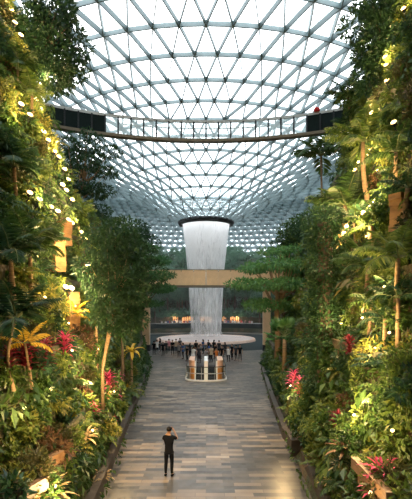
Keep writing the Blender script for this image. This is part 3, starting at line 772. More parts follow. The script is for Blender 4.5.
PALM(354, 222, None, (364, 260), 1.1, 11, 'leaf_dark', 'dark palm with thin orange lit trunk in the middle of the right wall', r0=.07, seed=17)
PALM(371, 226, None, (378, 268), 1.2, 12, 'leaf_light', 'light palm with thick orange lit trunk in the middle of the right wall', r0=.12, seed=18)
PALM(396, 152, None, (401, 192), 1.1, 12, 'leaf_mid', 'mid green palm with pale trunk on the upper right wall by the frame edge', r0=.07, seed=19)
PALM(408, 188, None, (410, 216), 1.0, 12, 'leaf_dark', 'dark palm beside the right edge stone pier', r0=.09, seed=20)
PALM(368, 268, None, (372, 300), 1.3, 13, 'leaf_mid', 'pale fronded palm arching over the right wall at mid height', r0=.07, seed=5)
PALM(398, 258, None, (404, 300), 1.3, 13, 'leaf_light', 'palm with long light fronds at the right edge', r0=.07, seed=6)
PALM(338, 246, None, (341, 282), 1.1, 12, 'leaf_dark', 'short dark palm with orange lit trunk right of the climber column', r0=.09, seed=7)
PALM(385, 318, None, (392, 350), .9, 12, 'leaf_dark', 'dark palm low on the right wall under the long light fronds', r0=.06, seed=21)
PALM(372, 300, None, (374, 345), .8, 11, 'leaf_mid', 'mid green palm with golden lit stem in the middle of the right wall', r0=.06, seed=22)
PALM(398, 298, None, (406, 345), .8, 11, 'leaf_dark', 'dark palm with slanting orange stem at the right edge', r0=.06, seed=23)
PALM(16, 318, None, (5, 372), 1.0, 13, 'leaf_dark', 'dark arching palm at the left edge above the red cordylines', r0=.035, seed=8, bend=-.15, wide=1.4)
PALM(103, 224, 37, 100, 1.5, 12, 'leaf_dark', 'small dark palm in front of the roof right of the open branched tree', r0=.09, seed=9, wide=1.3)
PALM(76, 216, None, (78, 238), 1.3, 13, 'leaf_light', 'bright arching palm below the open branched tree on the left wall', r0=.07, seed=10, wide=1.3)
PALM(32, 96, None, (27, 122), 1.0, 13, 'leaf_light', 'light green palm under the left end of the curved glass bridge', r0=.06, seed=12, wide=1.3)
PALM(14, 166, None, (10, 190), 1.1, 12, 'leaf_dark', 'dark palm at the left edge level with the upper lamps', r0=.06, seed=14, wide=1.3)
PALM(30, 248, None, (24, 290), 1.1, 12, 'leaf_mid', 'mid green palm at the left beside the upper ochre stone pier', r0=.06, seed=15, wide=1.3)
PALM(10, 252, None, (6, 290), 1.0, 12, 'leaf_dark', 'dark palm at the left edge level with the ochre piers', r0=.06, seed=24, wide=1.3)
PALM(18, 70, None, (10, 96), 1.1, 12, 'leaf_mid', 'mid green palm at the left edge under the top lamps', r0=.06, seed=25, wide=1.3)
PALM(96, 318, None, (92, 362), .9, 11, 'leaf_mid', 'mid green palm among shrubs left of the twin trunks', r0=.06, seed=26)
PALM(25, 343, None, (24, 372), .75, 9, 'leaf_yellow', 'pale yellow fronded palm beside the yellow croton on the left', r0=.03, seed=16)
PALM(72, 314, None, (68, 340), .8, 10, 'leaf_yellow', 'yellowish cycad in front of the lower ochre stone pier', r0=.035, seed=27)
fq = root_at((288, 366), None)
fan_palm('fan_palm', fq, EYE+(304-336)/F*fq.y-fq.z, 1.25, 16, 'leaf_layer', 'bright green fan palm on the right of the path before the bridge', r0=.12, seed=3)
t = root_at((118, 388), None)
dr = empty('dracaena_tree', t); tag(dr, 'grassy headed dracaena on a dark stem under the tall dense left tree', 'tree')
hz = EYE+(304-338)/F*t.y-t.z
b = MB(); b.tube([(0, 0, -.2), (.03, 0, hz*.5), (0, 0, hz)], [.09, .08, .06], 8); b.obj('trunk', M['bark'], dr)
b = MB(); blades(b, 70, 0.85, .05, (-.2, 1.5), 1.0, 4, hz, .03); b.obj('foliage', M['leaf_mid'], dr)
t = root_at((128, 382), None); hz = EYE+(304-352)/F*t.y-t.z
yt = empty('banana_plant', t); tag(yt, 'yellow leaved banana plant on a lit stem beside the dracaena', 'plant')
b = MB(); b.tube([(0, 0, -.2), (0, 0, hz)], [.09, .06], 8); b.obj('stem', M['bark_pale'], yt)
b = MB(); blades(b, 13, 0.95, .2, (-.1, 1.4), 1.7, 9, hz, .04); b.obj('foliage', M['leaf_yellow'], yt)

# ------------------------------------------------------------------ back forest
bf = []
for v, (mt, rx, rz, h) in enumerate([('leaf_dark', 2.6, 2.6, 7), ('leaf_mid', 2.4, 2.2, 6.5), ('leaf_dark', 2.0, 3.2, 8)]):
    r = tree('forest_tree', (0, 0, 0), (0, 0, h), ell(16, rx, rz, 1.15, 70+v), 2600, .42, .2, 'leaf_far_haze', 'x', r0=.18, seed=70+v)
    bf.append(r)
kids = {r.name: [o for o in bpy.data.objects if o.parent == r] for r in bf}
PROTO_CHILDREN.update(kids)
nb = 0
def tier_z(r): return 0.9 if r < 24.5 else 4.3 if r < 26.5 else 4.9 if r < 31 else 8 if r < 37 else 11 if r < 46 else 13
spots = []
for rad, n, a0, a1 in ((25.7, 13, 58, 122), (28.5, 13, 58, 122), (34, 12, 58, 122), (41.5, 12, 60, 120), (23.2, 9, 20, 62), (23.2, 9, 118, 160), (29, 7, 15, 55), (29, 7, 125, 165), (50, 12, 62, 118)):
    for k in range(n):
        a = math.radians(a0+(a1-a0)*(k+random.uniform(.2, .8))/n); rr_ = rad+random.uniform(-1.0, 1.0); spots.append((rr_*math.cos(a), 72+rr_*math.sin(a), tier_z(rr_), rad, a))
for x, y, z, rad, a in spots:
    src = bf[nb % 3]
    o = dup(src, (x, y, z), random.uniform(0, 6.28), random.uniform(.75, 1.12)*(.72 if rad == 25.7 else 1)); nb += 1
    side = 'left' if x < -3 else 'right' if x > 3 else 'middle'
    row = {25.7: 'front', 28.5: 'lowest', 34: 'second', 41.5: 'third', 50: 'topmost', 23.2: 'pool level', 29: 'lower side'}[rad]
    kd = ('rounded dark', 'rounded mid green', 'tall dark')[(nb-1) % 3]
    lab = f'{kd} forest tree on the {row} far terrace, {side} of the waterfall' if side != 'middle' else f'{kd} forest tree on the {row} far terrace behind the waterfall'
    tag(o, lab, 'tree', f'{kd} trees, {row} far terrace {side}')
for r in bf:
    for o in kids[r.name]: bpy.data.objects.remove(o)
    bpy.data.objects.remove(r)
# side trees between the path and the pool
for k, (x, y, sd_, lab) in enumerate([(-10.5, 52, 0, 'dark tree left of the left bridge pillar'), (-13.5, 58, 2, 'tall dark tree behind the left end of the golden bridge'), (-12.5, 50, 1, 'mid green tree on the low terrace at far left'), (12, 53, 0, 'dark tree right of the right bridge pillar'),
          (14, 59, 2, 'tall dark tree behind the right end of the golden bridge'), (11.0, 49, 1, 'mid green tree on the low terrace at far right'), (-17, 64, 0, 'dark tree at the left side of the pool square'), (17, 64, 2, 'dark tree at the right side of the pool square')]):
    mt, rx, rz, h = [('leaf_dark', 2.6, 2.4, 5.0), ('leaf_mid', 2.2, 2.0, 4.6), ('leaf_dark', 2.0, 3.0, 5.5)][sd_]
    tree('broadleaf_tree', rooted(x, y), (0, 0, h), ell(16, rx, rz, 1.1, 90+k), 3000, .38, .18, mt, lab, r0=.17, seed=90+k)
for k, (a, rad, h, lab) in enumerate([(101, 30, 9.5, 'far palm left of the waterfall above the forest'), (80, 30, 10, 'far palm right of the waterfall above the forest'), (107, 35, 8.5, 'far palm at the upper left of the forest'), (73, 35, 8.5, 'far palm at the upper right of the forest')]):
    a = math.radians(a); x, y = rad*math.cos(a), 72+rad*math.sin(a); palm('feather_palm', (x, y, tier_z(rad)), (0, 0, h), 3.0, 12, 'leaf_dark', lab, r0=.16, seed=40+k)

# ------------------------------------------------------------------ ivy carpet on the terrace walls
def ivy(sgn, name, label):
    b = MB(); n = 120000
    Y = 3.5+51.5*rng.random(n)**1.3; tops = np.interp(Y, *TOPS[sgn]); z = 0.3+rng.random(n)*25.0
    keep = z < tops
    x = np.interp(Y, BY, BX); k = np.floor((z-.4)/STEP); fz = (z-.4)-k*STEP
    tread = rng.random(n) < .34
    xx = x+.45+k*LEAN*STEP+.05*fz/STEP+rng.normal(scale=.05, size=n)-.05
    xx = np.where(tread, x+.45+k*LEAN*STEP+rng.random(n)*.65, xx); zz = np.where(tread, .4+k*STEP+rng.random(n)**2*.45, z)
    X = sgn*xx
    dens = np.sin(Y*0.9+z*0.5)+np.sin(z*1.1-Y*0.35)+np.sin(Y*2.1+z*1.7)*.6
    keep &= dens > -1.15
    px_, py_ = 206+F*X/Y, HOR-F*(zz-EYE)/Y
    keep &= (px_ > -350) & (px_ < 760) & (py_ > -120) & (py_ < 700)
    X, Y, zz = X[keep], Y[keep], zz[keep]; m = len(X)
    pos = np.stack([X, Y, zz], 1); out = np.array([-sgn, 0, 0.0])
    dirn = out*.5+rng.normal(scale=.55, size=(m, 3))+np.array([0, 0, -.5]); nn = out*1.0+np.array([0, 0, .6])+rng.normal(scale=.45, size=(m, 3))
    L = (.11+.0045*Y)*rng.uniform(.7, 1.4, m)
    b.leaves(pos, dirn, nn, L, L*.55, .15, .2)
    o = b.obj(name, M['leaf_mid']); tag(o, label, 'ivy', None, 'stuff')
ivy(-1, 'ivy', 'green ivy carpet clinging to the left terraced wall'); ivy(1, 'ivy', 'green ivy carpet clinging to the right terraced wall')

b = MB(); n = 30000
fa = np.radians(rng.uniform(48, 132, n)); which = rng.integers(0, 5, n)
fr_ = np.choose(which, [24.42, 26.4, 30.9, 36.9, 45.9])+rng.normal(scale=.08, size=n); fr_ += np.where(rng.random(n) < .4, rng.random(n)*1.8, 0)
fz_ = np.choose(which, [4.35, 4.9, 8.0, 11.0, 13.0])-np.where(fr_ > np.choose(which, [24.7, 26.7, 31.2, 37.2, 46.2]), -rng.random(n)*.4, rng.random(n)*np.choose(which, [.8, .6, 3.1, 3.0, 2.0]))
pos = np.stack([fr_*np.cos(fa), 72+fr_*np.sin(fa), fz_], 1); out = np.stack([-np.cos(fa), -np.sin(fa), 0*fa], 1)
b.leaves(pos, out*.5+rng.normal(scale=.5, size=(n, 3))+np.array([0, 0, -.6]), out+np.array([0, 0, .6])+rng.normal(scale=.4, size=(n, 3)), rng.uniform(.35, .7, n), rng.uniform(.18, .32, n), .15, .2)
o = b.obj('ivy', M['leaf_far_haze']); tag(o, 'green ivy hanging over the far terraces behind the waterfall', 'ivy', None, 'stuff')
# ------------------------------------------------------------------ planting on the walls
def side_of(p): return 'left' if p.x < 0 else 'right'
def region(p):
    px_, py_ = pix(p)
    h = 'topmost' if py_ < 60 else 'high' if py_ < 140 else 'upper middle' if py_ < 215 else 'mid height' if py_ < 290 else 'lower middle' if py_ < 360 else 'low' if py_ < 430 else 'lowest'
    d = 'at frame edge' if abs(px_-206) > 160 else 'near the path' if abs(px_-206) < 95 else 'halfway in'
    return f'{h} on {side_of(p)} planted wall, {d}'
DESC = {'leaf_mid': 'mid green', 'leaf_light': 'light green', 'leaf_dark': 'dark green', 'leaf_lime': 'yellow green', 'leaf_olive': 'olive green', 'leaf_brown': 'brownish', 'leaf_pink': 'pink', 'leaf_red': 'dark red', 'leaf_yellow': 'yellow', 'leaf_cream': 'cream'}
placed = []
def ok(p, d):
    for q in placed:
        if (p-q).length < d: return False
    placed.append(p); return True
PIERS = [(60, 74, 292, 330), (47, 60, 240, 272), (56, 66, 222, 246), (345, 352, 222, 245), (398, 412, 195, 232)]
kinds = ['shrub_leaf_mid']*6+['shrub_leaf_light']*5+['shrub_leaf_dark']*6+['shrub_leaf_lime']*2+['shrub_leaf_olive']*2+['shrub_leaf_brown']*1+['fern_leaf_mid']*5+['fern_leaf_light']*5+['fern_leaf_dark']*4+['fern_leaf_lime']*2+['bigleaf_leaf_mid']*3+['bigleaf_leaf_dark']*2+['bigleaf_leaf_olive']*2+['bigleaf_leaf_light']*2
NAMES = {'shrub': 'leafy shrub', 'fern': 'arching fern', 'bigleaf': 'broad leaved philodendron'}
cnt = 0
for it in range(5200):
    if cnt >= 620: break
    px_ = random.choice([random.uniform(-6, 130), random.uniform(282, 418)]); py_ = random.uniform(-8, 505)
    if any(a-4 < px_ < b_+4 and c-6 < py_ < d+14 for a, b_, c, d in PIERS): continue
    p = ray(px_, py_)
    if p is None or p.y > 52 or (p.z < 1.0 and p.y < 36): continue
    if not ok(p, 0.42+0.012*p.y): continue
    key = random.choice(kinds); kd, mt = key.split('_', 1)
    if py_ > 300 and kd == 'fern' and random.random() < .3: key = 'shrub_leaf_light'; kd, mt = key.split('_', 1)
    sc = random.uniform(.65, 1.05)*(0.72+0.013*p.y)
    s = 1 if p.x > 0 else -1
    q = p+Vector((s*.12, .03, -.18*sc)); tl = random.uniform(.25, .7)
    lab = f'{DESC[mt]} {NAMES[kd]} {region(p)}'
    o = plant(key, q, sc, None, (0, -s*tl), lab, 'fern' if kd == 'fern' else 'shrub' if kd == 'shrub' else 'plant', f'{DESC[mt]} {NAMES[kd]}s {region(p)}')
    # tilt out from the wall while spinning about its own stem
    o.rotation_mode = 'XYZ'; o.rotation_euler = (Matrix.Rotation(-s*tl, 3, 'Y') @ Matrix.Rotation(random.uniform(0, 6.28), 3, 'Z')).to_euler()
    cnt += 1
for it in range(60):
    px_ = random.choice([random.uniform(0, 95), random.uniform(335, 412)]); py_ = random.uniform(10, 330); p = ray(px_, py_)
    if p is None or p.y > 40: continue
    k = math.floor((p.z-.4)/STEP)+1; p.z = .4+k*STEP+.14; s = 1 if p.x > 0 else -1; p.x = s*(base(p.y)+.45+(k-1)*LEAN*STEP+.02)
    lab = f'trailing vine hanging over a ledge {region(p)}'
    plant('vine', p, random.uniform(.7, 1.1), -s*PI/2 if s < 0 else -PI/2, (0, 0), lab, 'vine', f'trailing vines {region(p)}').rotation_euler = (0, 0, -PI/2 if s > 0 else PI/2)
# low hedge plants spilling over the kerbs
for s in (-1, 1):
    y = 9.0
    while y < 49:
        x = s*(base(y)+.85+random.uniform(-.05, .25)-.03*max(0, min(y, 40)-20)); k = random.choice(['shrub_leaf_dark', 'shrub_leaf_mid', 'shrub_leaf_dark', 'fern_leaf_dark', 'bigleaf_leaf_mid'])
        kd, mt = k.split('_', 1); d = 'nearest' if y < 17 else 'middle' if y < 30 else 'far'
        plant(k, (x, y, .3), random.uniform(.5, .8)*(1+.008*y), None, (0, 0), f'{DESC[mt]} {NAMES[kd]} behind the {d} stretch of the {"left" if s < 0 else "right"} kerb', 'shrub' if kd != 'fern' else 'fern', f'{DESC[mt]} {NAMES[kd]}s along the {d} {"left" if s < 0 else "right"} kerb')
        y += random.uniform(.55, .95)+.012*y
# coloured accents
def accent(key, lst, desc, cat):
    for (px_, py_, sc, where) in lst:
        p = ray(px_, py_)
        if p is None: continue
        s = 1 if p.x > 0 else -1
        plant(key, p+Vector((-s*.12, -.12, -.35*sc)), sc, None, (0, 0), f'{desc} {where}', cat, None)
accent('cordyline_leaf_pink', [(106, 388, .95, 'lit brightly beside the left trunk low on the left'), (113, 396, .9, 'just right of the brightest pink one on the left'), (118, 383, .7, 'tallest of the pink patch left of the path'), (101, 400, .8, 'at the left end of the pink patch by the path'), (62, 352, .8, 'beside the yellow croton on the left'), (54, 346, .6, 'behind the yellow croton on the left'), (92, 412, .5, 'below the pink patch on the left'),
     (296, 384, .95, 'lit brightly right of the path'), (303, 392, .9, 'nearest the kerb in the right pink pair'), (384, 492, .95, 'at the bottom right corner by the timber beam'), (376, 486, .6, 'left of the bottom right pink plant'), (133, 374, .5, 'small by the left hedge')], 'vivid pink cordyline', 'plant')
accent('cordyline_leaf_red', [(22, 362, .8, 'at left under the arching palm'), (34, 368, .8, 'in the middle of the left red patch'), (12, 358, .7, 'at the left edge under the arching palm'), (42, 360, .8, 'right end of the left red patch'), (28, 352, .6, 'at the back of the left red patch'), (6, 368, .6, 'lowest at the left edge'), (340, 425, .6, 'right of the climber column foot'), (352, 350, .6, 'middle of the right wall'), (112, 425, .6, 'below the pink patch by the left kerb'), (345, 272, .5, 'by the orange stem on the right')], 'dark red cordyline', 'plant')
accent('croton_leaf_yellow', [(42, 340, .9, 'glowing over the left red patch'), (308, 396, .5, 'beside the right pink pair'), (291, 365, .6, 'above the right pink pair'), (125, 385, .7, 'by the hedge left of the path'), (70, 420, .5, 'lower left slope')], 'yellow leaved croton', 'plant')
accent('bromeliad_leaf_cream', [(42, 482, 1.0, 'lit brightly beside the bottom left timber planter'), (82, 430, .7, 'lit on the slope below the pink patch'), (28, 492, .7, 'at the bottom left corner'), (100, 470, .6, 'pale behind the left kerb'), (88, 480, .6, 'pale at the bottom left behind the kerb'), (335, 475, .6, 'low on the right near the kerb'), (345, 460, .5, 'dusty right of the kerb corner')], 'cream leaved bromeliad', 'plant')
accent('bromeliad_leaf_brown', [(325, 455, .8, 'right of the kerb corner'), (50, 492, .7, 'at the bottom left'), (350, 440, .8, 'low on the right wall'), (310, 430, .8, 'under the climber column')], 'brown leaved bromeliad', 'plant')

# ------------------------------------------------------------------ ochre stone piers
for k, (x0, x1, y0, y1, lab) in enumerate([(60, 74, 292, 330, 'lower ochre stone pier glowing on the left wall'), (47, 60, 240, 272, 'upper left ochre stone pier glowing on the left wall'), (56, 66, 222, 246, 'smallest ochre stone pier under the lamps on the left wall'), 
        (345, 352, 222, 245, 'ochre stone pier under the right lamps'), (398, 412, 195, 232, 'ochre stone pier at the right edge')]):
    p = ray((x0+x1)/2, (y0+y1)/2)
    if p is None: continue
    w = (x1-x0)/F*p.y; h = (y1-y0)/F*p.y; s = 1 if p.x > 0 else -1
    b = MB(); bm2 = bmesh.new(); 
    for q in range(6):
        hh = h/6; b.box((random.uniform(-.02, .02), random.uniform(-.02, .02), -h/2+hh*(q+.5)), (.55+random.uniform(-.05, .05), w*1.0, hh*.96))
    o = b.obj('stone_pier', M['stone']); o.location = p+Vector((-s*.12, -.05, 0)); o.rotation_euler = (0, 0, s*.5); tag(o, lab, 'stone pier')

# ------------------------------------------------------------------ timber planters at the bottom corners
for (p0, p1, Y, z, lab) in [((0, 478), (45, 455), 10.5, 1.6, 'upper timber beam of the planter at the bottom left'), ((0, 496), (26, 482), 10.0, 1.4, 'lower timber beam of the planter at the bottom left'), ((372, 462), (412, 499), 10.5, 1.6, 'timber beam running down to the bottom right corner')]:
    r0 = ray(*p0) or pt(*p0, Y); r1 = ray(*p1) or pt(*p1, Y)
    s = 1 if r0.x > 0 else -1; r0.x -= s*.4; r1.x -= s*.4
    d = r1-r0; L = d.length
    b = MB(); b.box((0, 0, 0), (L, .16, .24)); b.box((0, .09, -.3), (L*.98, .05, .35)); o = b.obj('timber_beam', M['timber']); o.location = (r0+r1)/2; o.rotation_euler = d.to_track_quat('X', 'Z').to_euler(); tag(o, lab, 'timber beam')

# ------------------------------------------------------------------ lamps
LD = {}
def light_data(e, r=.12, col=(1.0, .66, .29)):
    k = (e, r, col)
    if k not in LD:
        l = bpy.data.lights.new('lamp_light', 'POINT'); l.energy = e; l.shadow_soft_size = r; l.color = col; LD[k] = l
    return LD[k]
hb = MB(); hb.tube([(0, 0, 0), (0, -.0, .12)], [.06, .09], 10); head_me = hb.mesh('lamp_head', M['dark_steel'])
lb = MB(); lb.lathe([(.001, .16), (.05, .155), (.085, .13), (.09, .11)], 12); lens_me = lb.mesh('lens', M['lamp_lens'])
ab = MB(); ab.tube([(0, 0, 0), (0, 0, -.12), (.12, 0, -.22)], .018, 5); arm_me = ab.mesh('bracket', M['dark_steel'])
def lamp(p, e, label, group=None, sc=1.0, off=.35):
    s = 1 if p.x > 0 else -1
    t = empty('garden_lamp', p+Vector((-s*.38, -.28, .05))); t.scale = (sc*(1 if s < 0 else -1), sc, sc); tag(t, label, 'lamp', group)
    mesh_obj('bracket', arm_me, t).scale = (-1, 1, 1)
    o = mesh_obj('lamp_head', head_me, t); o.rotation_euler = (.55, .75, 0); mesh_obj('lens', lens_me, o)
    if e:
        l = bpy.data.objects.new('lamp_light', light_data(e)); COL.objects.link(l); l.parent = None; l.location = p+Vector((-s*(.38+off), -.28-off, .25))
LL = [(5, 18), (8, 31), (14, 43), (11, 9), (20, 24), (21, 33), (26, 48), (28, 55), (33, 90), (37, 98), (29, 106), (34, 115), (13, 112), (22, 122),
      (36, 138), (41, 146), (48, 157), (52, 162), (58, 174), (62, 184), (55, 190), (59, 195), (65, 204), (21, 199), (31, 205), (43, 212), (50, 216), (61, 224), (65, 227), (75, 236), (79, 243), (56, 291), (62, 292), (92, 293)]
for k, (x, y) in enumerate(LL):
    p = ray(x, y)
    if p is None: continue
    seg = 'in the top row' if y < 60 else 'in the row under the curved bridge end' if y < 125 else 'in the slanting middle row' if (x > 34 and y < 210 and not (x < 45 and y > 190)) else 'in the level lower row' if y < 230 else 'beside the ochre piers'
    lamp(p, 185 if k % 2 == 0 else 0, f'small glowing garden lamp {seg} on the left wall', f'lamps {seg} of the left wall', sc=.85+.02*p.y)
RL = [(410, 17), (392, 64), (393, 72), (394, 88), (379, 119), (402, 130), (377, 155), (373, 162), (365, 168), (362, 175), (384, 207), (378, 213), (372, 219), (366, 223), (356, 231), (352, 238), (341, 245)]
for k, (x, y) in enumerate(RL):
    p = ray(x, y)
    if p is None: continue
    seg = 'in the top row' if y < 100 else 'in the upper slanting row' if y < 190 else 'in the lower slanting row'
    lamp(p, 215 if k % 2 == 0 else 0, f'small glowing garden lamp {seg} on the right wall', f'lamps {seg} of the right wall', sc=.85+.02*p.y)
# uplights hidden among the planting
UP = [(75, 384, 130, 'low on the left among yellow green shrubs'), (12, 408, 60, 'at the left edge low down'), (106, 392, 80, 'in the left pink patch'), (62, 352, 30, 'beside the yellow croton'), (42, 484, 110, 'by the bottom left timber planter'), (82, 430, 30, 'below the left pink patch'), (35, 300, 45, 'on the left under the stone piers'),
      (67, 308, 40, 'at the lower ochre pier'), (54, 256, 50, 'at the upper ochre pier'), (60, 325, 25, 'under the lower ochre pier'), (28, 260, 50, 'at mid height at left'), (8, 130, 60, 'at the ochre pier by the left edge'), (90, 350, 35, 'left of the twin trunks'), (40, 390, 45, 'below the red patch'),
      (298, 386, 60, 'in the right pink pair'), (384, 490, 18, 'by the bottom right pink plant'), (380, 402, 110, 'on the low right wall'), (365, 415, 80, 'below the bright shrubs on the right'), (350, 325, 35, 'right of the climber column'), (372, 320, 45, 'at the golden stem'), (400, 335, 40, 'at the right edge mid height'), (347, 255, 45, 'under the short dark palm'),
      (400, 200, 60, 'at the right edge stone pier'), (375, 240, 60, 'in the middle of the right wall'), (395, 290, 45, 'at right below the pale palm'), (405, 430, 50, 'at the low right edge'), (385, 175, 60, 'under the upper slanting row at right'), (385, 350, 45, 'on the lower middle right')]
for x, y, e, where in UP:
    p = ray(x, y)
    if p is None: continue
    lamp(p, round(e*3.3*min(1.2, (p.y/17)**1.5)), f'small uplight hidden {where}', None, sc=.45, off=.45)
# lamp post on the left
p = pt(80, 312, 20); g = ground(p.x, 20)
lp = empty('lamp_post', (p.x, 20, g)); tag(lp, 'dark lamp post with a glowing head before the ochre piers', 'lamp post')
hz = EYE+(304-264)/F*20-g
b = MB(); b.tube([(0, 0, 0), (0, 0, hz), (.08, 0, hz+.1), (.3, 0, hz+.08)], [.06, .05, .04, .03], 8); b.obj('post', M['dark_steel'], lp)
b = MB(); b.lathe([(.001, .12), (.1, .08), (.16, 0), (.13, -.02)], 14, (.38, 0, hz-.02)); b.obj('lamp_shade', M['dark_steel'], lp)
b = MB(); b.lathe([(.13, -.02), (.09, -.1), (.001, -.13)], 14, (.38, 0, hz-.02)); b.obj('bulb', M['lamp_lens'], lp)
l = bpy.data.objects.new('lamp_light', light_data(60)); COL.objects.link(l); l.location = (p.x+.38, 19.8, g+hz-.5)
# warm lights of the escalator well and pool rim
for loc, e in [((-1.2, 36.4, -.25), 45), ((1.2, 36.4, -.25), 45), ((0, 37, -2), 40)]:
    l = bpy.data.objects.new('well_light', light_data(e, .15, (1, .6, .3))); COL.objects.link(l); l.location = loc
for x in (-16, -7, 7, 16):
    l = bpy.data.objects.new('shop_light', light_data(160, .4, (1, .6, .35))); COL.objects.link(l); l.location = (x, 72+math.sqrt(23.2**2-x*x), 3.4)

# ------------------------------------------------------------------ people
def skin_mesh(name, joints, edges_, mats, sub=2):
    me = bpy.data.meshes.new(name+'_cage'); names = list(joints); ix = {n: i for i, n in enumerate(names)}
    me.from_pydata([joints[n][0] for n in names], [(ix[a], ix[b_]) for a, b_ in edges_], [])
    o = bpy.data.objects.new(name+'_cage', me); COL.objects.link(o)
    o.modifiers.new('s', 'SKIN'); ms = o.modifiers.new('d', 'SUBSURF'); ms.levels = ms.render_levels = sub
    if not me.skin_vertices: me.attributes.new('skin', 'FLOAT', 'POINT')
    sv = me.skin_vertices[0].data
    for n in names:
        r = joints[n][1]; sv[ix[n]].radius = r if hasattr(r, '__len__') else (r, r)
    sv[0].use_root = True
    bpy.context.view_layer.update()
    ev = o.evaluated_get(bpy.context.evaluated_depsgraph_get()); out = bpy.data.meshes.new_from_object(ev)
    out.name = name; out.materials.clear()
    for m in mats: out.materials.append(m)
    out.polygons.foreach_set('use_smooth', [True]*len(out.polygons))
    bpy.data.objects.remove(o); bpy.data.meshes.remove(me)
    return out
SKIN = plain('skin', (0.36, 0.20, 0.125), .5, 0, .06); HAIR = plain('hair', (0.012, 0.010, 0.009), .5, 0, .2)
def skel(arms, legs=None, leanf=0.0):
    J = {'pelvis': ((0, 0, .95), (.135, .095)), 'spine': ((0, leanf*.3, 1.14), (.125, .09)), 'chest': ((0, leanf*.7, 1.33), (.15, .10)), 'neckbase': ((0, leanf, 1.46), (.075, .065)), 'neck': ((0, leanf+.015, 1.52), (.052, .055)), 'jaw': ((0, leanf+.035, 1.585), (.062, .075)), 'skull': ((0, leanf+.025, 1.665), (.076, .094)), 'crown': ((0, leanf+.015, 1.725), (.05, .06))}
    E_ = [('pelvis', 'spine'), ('spine', 'chest'), ('chest', 'neckbase'), ('neckbase', 'neck'), ('neck', 'jaw'), ('jaw', 'skull'), ('skull', 'crown')]
    J['nose'] = ((0, leanf+.125, 1.635), .012); E_.append(('skull', 'nose'))
    for s, nm in ((-1, 'l'), (1, 'r')):
        J[nm+'ear'] = ((s*.085, leanf+.015, 1.64), .014); E_.append(('skull', nm+'ear'))
        el, wr, hd = arms[nm]; L = legs[nm] if legs else ((s*.105, .01, .50), (s*.115, -.03, .09), (s*.135, .13, .035))
        J[nm+'sh'] = ((s*.175, leanf*.9, 1.40), .062); J[nm+'el'] = (el, .043); J[nm+'wr'] = (wr, .028); J[nm+'hand'] = (hd, (.036, .022))
        E_ += [('chest', nm+'sh'), (nm+'sh', nm+'el'), (nm+'el', nm+'wr'), (nm+'wr', nm+'hand')]
        d = (Vector(hd)-Vector(wr)).normalized(); sd_ = d.cross(Vector((s, .3, .2))).normalized(); bend = Vector((-s*.5, .2, .1))
        for f in range(4):
            q = Vector(hd)+sd_*(f-1.5)*.019+d*.03; q2 = q+d*(.034, .042, .040, .030)[f]; q3 = q2+(d*.7+bend*.5).normalized()*(.022, .028, .026, .02)[f]
            J[f'{nm}f{f}a'] = (tuple(q2), .009); J[f'{nm}f{f}b'] = (tuple(q3), .008); E_ += [(nm+'hand', f'{nm}f{f}a'), (f'{nm}f{f}a', f'{nm}f{f}b')]
        tq = Vector(wr)+d*.03-sd_*.045; J[nm+'t'] = (tuple(tq+d*.04), .010); E_ += [(nm+'hand', nm+'t')]
        J[nm+'hip'] = ((s*.088, 0, .90), .092); J[nm+'kn'] = (L[0], .058); J[nm+'calf'] = (tuple(Vector(L[0]).lerp(Vector(L[1]), .35)+Vector((0, -.02, 0))), .056); J[nm+'an'] = (L[1], .038); J[nm+'toe'] = (L[2], (.04, .03))
        E_ += [('pelvis', nm+'hip'), (nm+'hip', nm+'kn'), (nm+'kn', nm+'calf'), (nm+'calf', nm+'an'), (nm+'an', nm+'toe')]
    return J, E_
def grow(J, keys, k): return {n: (J[n][0], tuple(r*k for r in (J[n][1] if hasattr(J[n][1], '__len__') else (J[n][1],)*2))) for n in keys}
